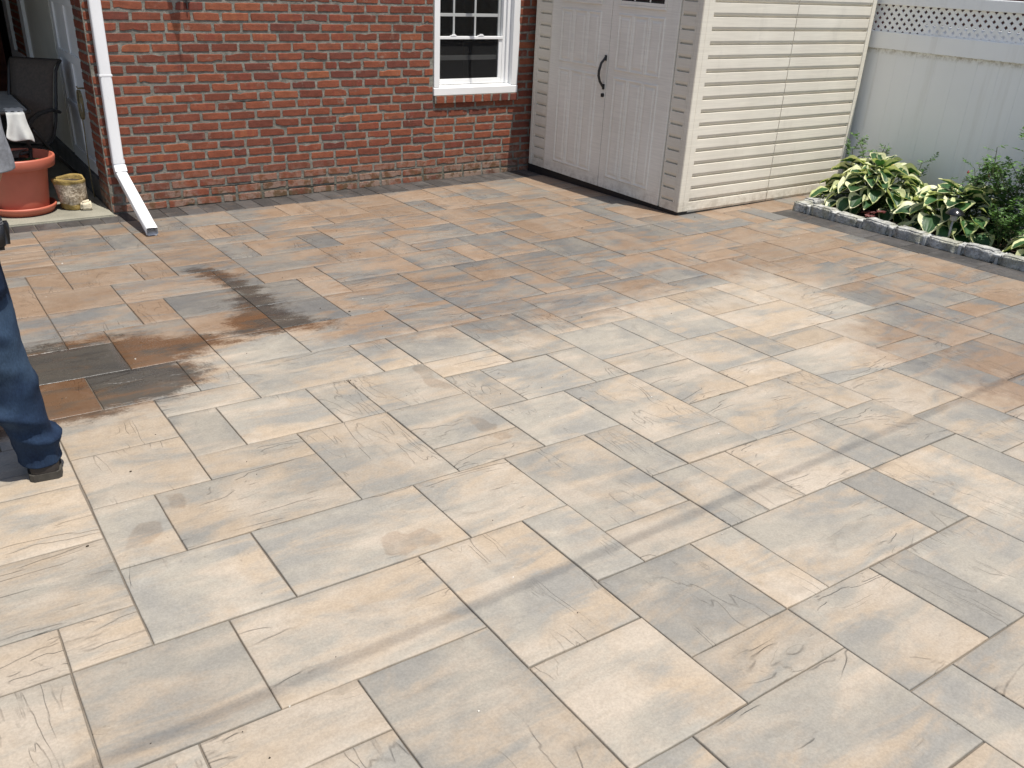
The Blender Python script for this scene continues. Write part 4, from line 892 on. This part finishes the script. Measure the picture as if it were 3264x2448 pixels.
for s in (-1, 1):
    bm = bmesh.new(); l = s*(W2+.012); tube(bm, [CP(-.05, l*1.06, .868), CP(-.02, l*1.04, .85), CP(.02, l, .80), (CP(.07, l, .65)), CP(.10, l, .55), CP(.14, l, .44), CP(.20, l, .34), CP(.28, l, .295), CP(.5, l, .275), CP(.66, l, .285)], .012, 10); mesh_obj('side_rail', bm, M_cfr, ch)
    bm = bmesh.new(); l2 = s*(W2+.03); tube(bm, [CP(.09, l2, .50), CP(.2, l2, .535), CP(.38, l2, .53), CP(.50, l2, .50), CP(.57, l2, .44), CP(.585, l2, .36), CP(.56, l2, .28), CP(.50, l2, .262), CP(.36, l2, .25)], [.012, .015, .018, .018, .016, .014, .013, .013, .012], 10); mesh_obj('arm', bm, M_cfr, ch)
    bm = bmesh.new(); tube(bm, [CP(.50, l2, .44), CP(.30, l2, .24), CP(.06, l2, .05), CP(-.12, l2*.95, -.098)], .014, 10); mesh_obj('leg', bm, M_cfr, ch)
    bm = bmesh.new(); tube(bm, [CP(.57, l2, .30), CP(.62, l2, .1), CP(.66, l2, -.098)], .014, 10); mesh_obj('leg', bm, M_cfr, ch)
bm = bmesh.new(); tube(bm, [CP(-.048, -W2*1.08, .868), CP(-.05, W2*1.08, .868)], .011, 10); mesh_obj('top_rail', bm, M_cfr, ch)
# ------------------------------------------------------------------ glass table with cloth
tb = thing('glass_table', 'frosted glass patio table top cut by the left edge of view', 'table', (.25, 7.75, SZ))
M_fglass = simple('frosted_glass', (.36, .38, .37), .22, .05, 4, .02)
def rrect(x0, x1, y0, y1, r_, n=6):
    out = []
    for cx, cy, a0 in ((x1-r_, y1-r_, 0), (x0+r_, y1-r_, 90), (x0+r_, y0+r_, 180), (x1-r_, y0+r_, 270)):
        for k in range(n+1): a = math.radians(a0+90*k/n); out.append((cx+r_*math.cos(a), cy+r_*math.sin(a)))
    return out
bm = bmesh.new(); prism(bm, rrect(-.45, .845, 7.20, 8.25, .05), 'z', .600, .608); mesh_obj('glass_top', bm, M_fglass, tb)
bm = bmesh.new(); rr_ = rrect(-.46, .857, 7.19, 8.26, .055); tube(bm, [(*p, .598) for p in rr_]+[(*rr_[0], .598)], .013, 8, False); mesh_obj('rim', bm, M_cfr, tb)
for xx, yy in ((-.40, 7.27), (.36, 7.32), (-.40, 8.15), (.36, 8.15)):
    bm = bmesh.new(); tube(bm, [(xx, yy, .59), (xx*.98, yy, .2), (xx, yy, SZ+.002)], .016, 8); mesh_obj('leg', bm, M_cfr, tb)
bm = bmesh.new(); G = []
for i in range(25):
    u = i/24; row = []
    for j in range(20):
        v = j/19
        if v < .35:      # lying on the glass
            q = v/.35; y = 7.33-.15*q; z = .6125+.004*math.sin(u*9+q*3)**2; x = .70+.115*u+.01*math.sin(q*4)
        else:            # hanging in loose folds
            q = (v-.35)/.65; y = 7.172-.016*math.sin(u*10+1)*q-.012*q; z = .609-(.17+.055*u+.018*math.sin(u*6))*q; x = .70+.115*u+(u-.4)*.05*q+.010*math.sin(q*5+u*4)*q
        row.append(bm.verts.new((x, y, z)))
    G.append(row)
for a, b in zip(G, G[1:]):
    for j in range(19): bm.faces.new((a[j], a[j+1], b[j+1], b[j]))
o = mesh_obj('white_towel', bm, simple('white_terry', (.58, .58, .55), .9, .05, 30, .6, 260, .002), smooth=True); mo = o.modifiers.new('s', 'SOLIDIFY'); mo.thickness = .006
mo2 = o.modifiers.new('u', 'SUBSURF'); mo2.levels = 1; mo2.render_levels = 1
tag(o, 'white towel draped over the corner of the glass table', 'towel')
# rope hung on the garage door
bm = bmesh.new(); rp = random.Random(6)
for q in range(3):
    pts = [(XL-.012-.006*q, 7.43+.075*math.sin(a)+.012*math.sin(q+a*2), .60+.105*math.cos(a)) for a in [k*6.283/18 for k in range(19)]]; tube(bm, pts, .0045, 6, False)
tube(bm, [(XL-.02, 7.40, .71), (XL-.022, 7.43, .60), (XL-.02, 7.44, .40), (XL-.024, 7.46, .2), (XL-.028, 7.44, .02), (XL-.03, 7.40, -.09)], .0045, 6)
tube(bm, [(XL+.02, 7.38, .725), (XL-.03, 7.38, .725), (XL-.035, 7.38, .74)], .006, 8)
tag(mesh_obj('coiled_rope', bm, simple('hemp_rope', (.20, .165, .09), .9, .3, 50, .6, 200)), 'thin coiled rope hanging on the white garage door', 'rope')
# ------------------------------------------------------------------ unseen cloth shapes added to cast shadows on the brickwork, and the overhead cable
M_cloth = simple('dark_cloth', (.05, .04, .05), .9)
for k, (xx, wd, tip, pos) in enumerate(((1.955, .052, 1.965, 'above the downspout side of the wall'), (3.385, .045, 2.44, 'above the middle of the wall'), (4.52, .03, 1.93, 'above the window'))):
    th = thing('shadow_cloth', 'unseen dark cloth shape added as a shadow caster %s' % pos, 'shadow caster', (xx, YW-.35, tip), 'unseen cloth shapes casting wall shadows')
    bm = bmesh.new(); lathe(bm, [(.001, 0), (.004, .12), (.006, .24), (.014, .30), (wd*.6, .42), (wd, .62), (wd*.95, .85), (wd*.5, 1.0), (.004, 1.02)], (xx, YW-.35, tip), 20, fn=lambda v, a, r_, z: v+Vector((math.cos(a), math.sin(a), 0))*r_*.14*math.sin(a*5)); 
    for q in range(3): tube(bm, [(xx+.006*(q-1), YW-.35, tip+.3), (xx+.012*(q-1), YW-.35+.004*q, tip+.14-.03*q)], .0022, 5)
    mesh_obj('cloth', bm, M_cloth, th)
    bm = bmesh.new(); tube(bm, [(xx, YW-.002, tip+1.06), (xx, YW-.2, tip+1.075), (xx, YW-.37, tip+1.05), (xx, YW-.35, tip+1.01)], .007, 8); mesh_obj('bracket', bm, M_iron, th)
bm = bmesh.new(); hc = 4.6
tube(bm, [(x, .17+.0275*x, hc-.02*math.cos((x-2)*.25)) for x in [k*.8-6 for k in range(25)]], .006, 8)
tag(mesh_obj('overhead_cable', bm, M_black), 'black overhead service cable crossing high above the patio', 'cable')
# ------------------------------------------------------------------ person with a hose pouch, seen from behind at the left edge
t = NT('denim'); P = t.geo(); n = t.noise(P, 7, 5, .6); f = t.noise(t.map(P, (220, 220, 90)), 1, 3, .6); wn = t.noise(P, 3.2, 3)
c = t.mix(t.ramp(n, .3, .7), (.008, .015, .036), (.019, .036, .070)); c = t.mix(t.math('MULTIPLY', t.ramp(wn, .54, .70), .55), c, (.06, .10, .155)); c = t.mix(1, c, t.ramp(f, .3, .7, .82, 1.12), 'MULTIPLY')
M_denim = t.fin(c, .9, t.bump(f, .25, .001, t.bump(n, .3, .008)), 0, .15)
M_skin = simple('tanned_skin', (.30, .145, .085), .55, .1, 14, .12, 120, .001)
M_shirt = simple('heather_grey_cotton', (.20, .205, .22), .92, .16, 90, .35, 160, .002)
M_boot = simple('brown_leather', (.018, .014, .012), .6, .3, 18, .3, 90, .002); M_sole = simple('boot_sole', (.045, .04, .032), .8, .3, 30, .5, 60, .003)
M_hair = simple('dark_hair', (.015, .011, .009), .6, .4, 60, .6, 160)
G0 = zf(.18, 2.98)
per = thing('person', 'person in blue jeans and grey t-shirt standing with a black belt pouch', 'person', (-.02, 3.0, G0))
def skin_mesh(name, joints, edges, mat, parent, sub=2, root=0):
    me = bpy.data.meshes.new(name); me.from_pydata([j[:3] for j in joints], edges, []); me.materials.append(mat)
    o = bpy.data.objects.new(name, me); COL.objects.link(o)
    md = o.modifiers.new('skin', 'SKIN'); md.use_smooth_shade = True
    sv = me.skin_vertices[0].data if me.skin_vertices else None
    for i, j in enumerate(joints):
        rr_ = j[3]; sv[i].radius = rr_ if isinstance(rr_, tuple) else (rr_, rr_); sv[i].use_root = (i == root)
    ss = o.modifiers.new('sub', 'SUBSURF'); ss.levels = sub; ss.render_levels = sub
    if parent: o.parent = parent; o.matrix_parent_inverse = Matrix.Translation(-parent.location)
    return o
me_t = bpy.data.meshes.new('probe'); me_t.from_pydata([(0, 0, 0), (0, 0, 1)], [(0, 1)], []); 
# skeleton: pelvis 0, spine, neck, head, arms, legs
hx, hy = -.02, 3.0
J = [(hx, hy, G0+.93, .12), (hx, hy, G0+1.08, .115), (hx, hy+.0, G0+1.25, .13), (hx, hy, G0+1.40, .105), (hx, hy+.02, G0+1.48, .052), (hx-.01, hy+.05, G0+1.56, .06), (hx-.015, hy+.055, G0+1.65, .078), (hx-.015, hy+.045, G0+1.72, .06)]
E_ = [(k, k+1) for k in range(7)]
def chain(pts, start):
    i0 = len(J); J.extend(pts); E_.append((start, i0)); E_.extend((i0+k, i0+k+1) for k in range(len(pts)-1)); return i0+len(pts)-1
rw = chain([(.12, hy, G0+1.40, .062), (.185, hy-.01, G0+1.36, .056), (.212, hy-.03, G0+1.20, .050), (.222, hy-.03, G0+1.06, .045), (.215, hy+.03, G0+1.0, .043), (.19, hy+.13, G0+.93, .029), (.185, hy+.16, G0+.925, .030), (.175, hy+.21, G0+.92, .030)], 3)
lw = chain([(-.16, hy, G0+1.40, .062), (-.225, hy, G0+1.36, .056), (-.26, hy-.02, G0+1.18, .048), (-.27, hy, G0+1.05, .042), (-.25, hy+.14, G0+.98, .036), (-.22, hy+.24, G0+.95, .028), (-.215, hy+.27, G0+.945, .030), (-.21, hy+.31, G0+.94, .030)], 3)
chain([(.085, hy-.0, G0+.86, .088), (.105, hy-.01, G0+.68, .075), (.125, hy-.02, G0+.46, .058), (.15, hy-.03, G0+.30, .056), (.178, hy-.03, G0+.09, .038)], 0)
chain([(-.125, hy+.02, G0+.86, .088), (-.15, hy+.06, G0+.68, .075), (-.175, hy+.09, G0+.46, .058), (-.20, hy+.08, G0+.28, .056), (-.225, hy+.08, G0+.09, .038)], 0)
body = skin_mesh('body', J, E_, M_skin, per)
# fingers: each its own short skinned chain rooted in the palm
def hand(w, dirv, side, name):
    w = Vector(w); d = Vector(dirv).normalized(); s = Vector(side).normalized(); up = d.cross(s)
    for k, (off, L) in enumerate(((-.026, .062), (-.009, .074), (.009, .07), (.025, .055))):
        p = w+s*off+d*.012; j = [(*(p-d*.02), .011), (*(p+d*L*.35+up*.004), .0095), (*(p+d*L*.7+up*.016), .0085), (*(p+d*L*.92+up*.032), .0075)]
        skin_mesh('finger', j, [(0, 1), (1, 2), (2, 3)], M_skin, per, 1)
    p = w-s*.024-d*.04; j = [(*p, .013), (*(p-s*.022+d*.028+up*.008), .011), (*(p-s*.03+d*.055+up*.016), .009)]; skin_mesh('thumb', j, [(0, 1), (1, 2)], M_skin, per, 1)
hand((.174, hy+.215, G0+.92), (-.2, 1, -.1), (1, .1, 0), 'r'); hand((-.21, hy+.315, G0+.94), (.1, 1, -.15), (1, 0, 0), 'l')
# face and ears, hair
fx = Vector((hx-.018, hy+.05, G0+1.64))
for s in (-1, 1):
    bm = bmesh.new(); lathe(bm, [(.001, -.03), (.012, -.02), (.018, .0), (.013, .02), (.001, .03)], (fx.x+s*.082, fx.y-.005, fx.z), 12); mesh_obj('ear', bm, M_skin, per, True)
bm = bmesh.new(); prism(bm, [(fx.y+.07, fx.z+.02), (fx.y+.105, fx.z-.018), (fx.y+.075, fx.z-.028)], 'x', fx.x-.013, fx.x+.013); bmesh.ops.bevel(bm, geom=bm.edges[:], offset=.005, segments=2, affect='EDGES'); mesh_obj('nose', bm, M_skin, per, True)
for s in (-1, 1):
    bm = bmesh.new(); bmesh.ops.create_uvsphere(bm, u_segments=12, v_segments=8, radius=.012, matrix=Matrix.Translation((fx.x+s*.031, fx.y+.070, fx.z+.018))); mesh_obj('eye', bm, M_white, per, True)
bm = bmesh.new(); tube(bm, [(fx.x-.025, fx.y+.072, fx.z-.052), (fx.x, fx.y+.079, fx.z-.05), (fx.x+.025, fx.y+.072, fx.z-.052)], [.003, .006, .003], 8); mesh_obj('mouth', bm, simple('lip', (.25, .09, .07), .5), per)
bm = bmesh.new(); bmesh.ops.create_uvsphere(bm, u_segments=32, v_segments=20, radius=.1, matrix=Matrix.Translation((fx.x, fx.y-.012, fx.z+.028)) @ Matrix.Diagonal((.92, 1.05, 1.08, 1)))
bmesh.ops.delete(bm, geom=[v for v in bm.verts if v.co.y > fx.y+.045 and v.co.z < fx.z+.07 or v.co.z < fx.z-.045], context='VERTS')
for v in bm.verts: v.co += mnoise.noise_vector(v.co*45)*.005
mesh_obj('hair', bm, M_hair, per, True)
# clothes: lofted rings with folds
def loft(name, secs, mat, parent=per, seg=56, folds=None, open_=True, thick=.004, sub=0):
    """secs: (cx, cy, z, rx, ry); ring folds displaced along the normal by folds(a, z)"""
    bm = bmesh.new(); n = (len(secs)-1)*8; rings = []
    for i in range(n+1):
        q = i/8; k = min(int(q), len(secs)-2); f = q-k; f2 = f
        a, b = secs[k], secs[k+1]; p0 = secs[max(k-1, 0)]; p3 = secs[min(k+2, len(secs)-1)]
        cr = lambda A, B, C_, D: .5*((2*B)+(-A+C_)*f+(2*A-5*B+4*C_-D)*f*f+(-A+3*B-3*C_+D)*f**3)
        cx, cy, z, rx, ry = [cr(p0[m_], a[m_], b[m_], p3[m_]) for m_ in range(5)]
        ring = []
        for s in range(seg):
            an = 2*math.pi*s/seg; d = folds(an, z) if folds else 0
            ring.append(bm.verts.new((cx+(rx+d)*math.cos(an), cy+(ry+d)*math.sin(an), z+(.35*d if folds else 0))))
        rings.append(ring)
    for r0, r1 in zip(rings, rings[1:]):
        for s in range(seg): bm.faces.new((r0[s], r0[(s+1) % seg], r1[(s+1) % seg], r1[s]))
    o = mesh_obj(name, bm, mat, parent, True); md = o.modifiers.new('solid', 'SOLIDIFY'); md.thickness = thick; md.offset = -1
    return o
def jf(an, z):
    zz = z-G0; a = 0
    for zc, w_, amp, ph, tw in ((.115, .020, .009, .4, 1.2), (.165, .018, .012, 2.0, -1.4), (.215, .020, .013, 4.0, 1.6), (.27, .022, .011, 5.2, -1.2), (.335, .03, .006, 1.4, 1.0), (.42, .028, .008, 4.4, 1.2), (.475, .022, .011, 4.9, -1.0), (.53, .024, .011, 4.2, 1.3), (.60, .03, .007, 5.5, -1), (.74, .04, .008, 4.6, 1.0)):
        dz = zz-zc-.022*math.sin(an*1.0+ph)*tw; a += 1.9*amp*math.exp(-abs(dz/w_)**1.5)*(.45+.55*math.sin(an+ph))
    return a+.0035*mnoise.noise(Vector((math.cos(an)*2, math.sin(an)*2, zz*9)))+.002*mnoise.noise(Vector((math.cos(an)*6, math.sin(an)*6, zz*25)))
R_ = [(.190, 2.982, G0+.055, .066, .078), (.186, 2.98, G0+.10, .062, .074), (.172, 2.975, G0+.18, .066, .076), (.156, 2.97, G0+.30, .072, .080), (.138, 2.965, G0+.44, .075, .082), (.122, 2.968, G0+.58, .083, .092), (.103, 2.98, G0+.72, .096, .108), (.070, 2.992, G0+.84, .118, .128), (.025, 3.0, G0+.93, .15, .135), (hx+.02, 3.0, G0+1.0, .165, .13)]
L_ = [(-.232, 3.10, G0+.055, .066, .078), (-.228, 3.09, G0+.10, .062, .074), (-.215, 3.085, G0+.18, .066, .076), (-.198, 3.085, G0+.30, .072, .080), (-.180, 3.085, G0+.44, .075, .082), (-.160, 3.07, G0+.58, .083, .092), (-.140, 3.05, G0+.72, .096, .108), (-.110, 3.02, G0+.84, .118, .128), (-.065, 3.0, G0+.93, .15, .135), (hx-.02, 3.0, G0+1.0, .165, .13)]
jl = loft('jeans', R_, M_denim, folds=jf)
loft('jeans_leg', L_, M_denim, folds=jf)
# back pocket with stitching, belt loop of pouch
bm = bmesh.new()
def onleg(an, z, off):
    zs = [s_[2] for s_ in R_]; k = max(i for i in range(len(zs)-1) if zs[i] <= z); f = (z-zs[k])/(zs[k+1]-zs[k]); c_ = [R_[k][m_]*(1-f)+R_[k+1][m_]*f for m_ in range(5)]
    d = jf(an, z)+off; return Vector((c_[0]+(c_[3]+d)*math.cos(an), c_[1]+(c_[4]+d)*math.sin(an), z))
G = []
for i in range(9):
    z = G0+.67+.17*i/8; G.append([bm.verts.new(onleg(-1.75+1.15*j/8, z-(.02*(1-abs(j-4)/4) if i == 0 else 0), .007)) for j in range(9)])
for a, b in zip(G, G[1:]):
    for j in range(8): bm.faces.new((a[j], a[j+1], b[j+1], b[j]))
o = mesh_obj('back_pocket', bm, M_denim, per, True); md = o.modifiers.new('s', 'SOLIDIFY'); md.thickness = .004
bm = bmesh.new(); tube(bm, [onleg(-1.74, G0+.67, .009)]+[onleg(-1.75+1.15*j/8, G0+.672-(.02*(1-abs(j-4)/4)), .009) for j in range(9)]+[onleg(-.61, G0+.70+.03*k, .009) for k in range(5)], .0018, 5); mesh_obj('stitching', bm, simple('ochre_thread', (.35, .25, .12), .8), per)
# boots
def boot(cx, cy, yaw_, name):
    R2 = Matrix.Translation((cx, cy, zf(cx, cy))) @ Matrix.Rotation(yaw_, 4, 'Z'); bm = bmesh.new(); rings = []
    prof = [(-.085, .030, .045), (-.075, .042, .095), (-.04, .046, .125), (0., .046, .13), (.05, .045, .105), (.10, .049, .080), (.15, .050, .066), (.19, .042, .056), (.212, .022, .045)]
    for y, hw, h in prof:
        ring = []
        for k in range(16):
            a = math.pi*k/15; ring.append(bm.verts.new(R2 @ Vector((hw*math.cos(a), y, .024+(h-.024)*math.sin(a)**.7))))
        rings.append(ring)
    for r0, r1 in zip(rings, rings[1:]):
        for k in range(15): bm.faces.new((r0[k], r0[k+1], r1[k+1], r1[k]))
    bm.faces.new(rings[0]); bm.faces.new(rings[-1][::-1])
    b = mesh_obj('boot', bm, M_boot, per, True)
    bm = bmesh.new(); out = [(hw+.006, y) for y, hw, h in prof]+[(-hw-.006, y) for y, hw, h in prof[::-1]]
    lo = [bm.verts.new(R2 @ Vector((x, y*1.03, .001))) for x, y in out]; hi = [bm.verts.new(R2 @ Vector((x, y*1.03, .030))) for x, y in out]; n = len(out)
    for k in range(n): bm.faces.new((lo[k], lo[(k+1) % n], hi[(k+1) % n], hi[k]))
    bm.faces.new(lo); bm.faces.new(hi[::-1]); mesh_obj('sole', bm, M_sole, b)
boot(.198, 2.995, -.10, 'r'); boot(-.232, 3.115, .15, 'l')
# t-shirt and sleeves
def sf(an, z): return .006*math.sin(an*3+z*16)+.005*mnoise.noise(Vector((math.cos(an)*2, math.sin(an)*2, z*8)))
loft('t_shirt', [(hx, 3.0, G0+.90, .185, .150), (hx, 3.0, G0+1.0, .18, .145), (hx, 3.0, G0+1.15, .178, .142), (hx, 3.0, G0+1.3, .19, .14), (hx, 3.0, G0+1.40, .17, .115), (hx, 3.005, G0+1.47, .085, .075)], M_shirt, folds=sf)
loft('sleeve', [(.223, 2.968, G0+1.030, .060, .068), (.222, 2.97, G0+1.08, .058, .066), (.217, 2.975, G0+1.18, .060, .066), (.20, 2.985, G0+1.29, .062, .068), (.165, 2.998, G0+1.38, .062, .066), (.12, 3.0, G0+1.42, .05, .06)], M_shirt, folds=lambda a, z: .004*math.sin(a*2+z*30)+.004*mnoise.noise(Vector((math.cos(a)*2, math.sin(a)*2, z*14))))
loft('sleeve', [(-.268, 2.985, G0+1.10, .06, .066), (-.262, 2.985, G0+1.18, .06, .066), (-.24, 2.99, G0+1.29, .062, .068), (-.205, 2.998, G0+1.38, .062, .066), (-.16, 3.0, G0+1.42, .05, .06)], M_shirt, folds=lambda a, z: .004*math.sin(a*2+z*30))
# pouch on the right hip
bm = bmesh.new(); box(bm, .165, .226, 2.885, 2.965, G0+.805, G0+.895); bmesh.ops.bevel(bm, geom=bm.edges[:], offset=.016, segments=3, affect='EDGES')
for v in bm.verts:
    f = (v.co.z-G0-.805)/.09; v.co.x += -.012*(1-f)*0+.010*f; v.co.y += .01*f
mesh_obj('pouch', bm, simple('black_leather', (.012, .012, .014), .45, .3, 30, .3, 90), per, True)

# ------------------------------------------------------------------ loose grit and leaf bits on the paving
bm = bmesh.new(); rg = random.Random(17)
for k in range(150):
    x, y = (rg.uniform(.2, 5.6), rg.uniform(.9, 6.6)); x = x*(.35+.65*y/6.6) if y < 3 else x; s = rg.uniform(.0012, .0032) if rg.random() < .85 else rg.uniform(.003, .0055); z = zf(x, y)+.0012
    a = rg.uniform(0, 6.28); q = [Vector((math.cos(a+b_)*s*rg.uniform(.6, 1.5), math.sin(a+b_)*s*rg.uniform(.5, 1), 0)) for b_ in (0, 1.4, 2.6, 4.1, 5.2)]
    tp = [bm.verts.new(Vector((x, y, z+s*.5))+v*.8) for v in q]; bt = [bm.verts.new(Vector((x, y, z-.001))+v) for v in q]; mi = 0 if rg.random() < .6 else 1
    bm.faces.new(tp).material_index = mi
    for i in range(5): bm.faces.new((tp[i], tp[(i+1) % 5], bt[(i+1) % 5], bt[i])).material_index = mi
tag(mesh_obj('paving_grit', bm, [simple('dark_grit', (.06, .045, .03), .9), simple('pale_grit', (.55, .52, .46), .9)]), kind='stuff')
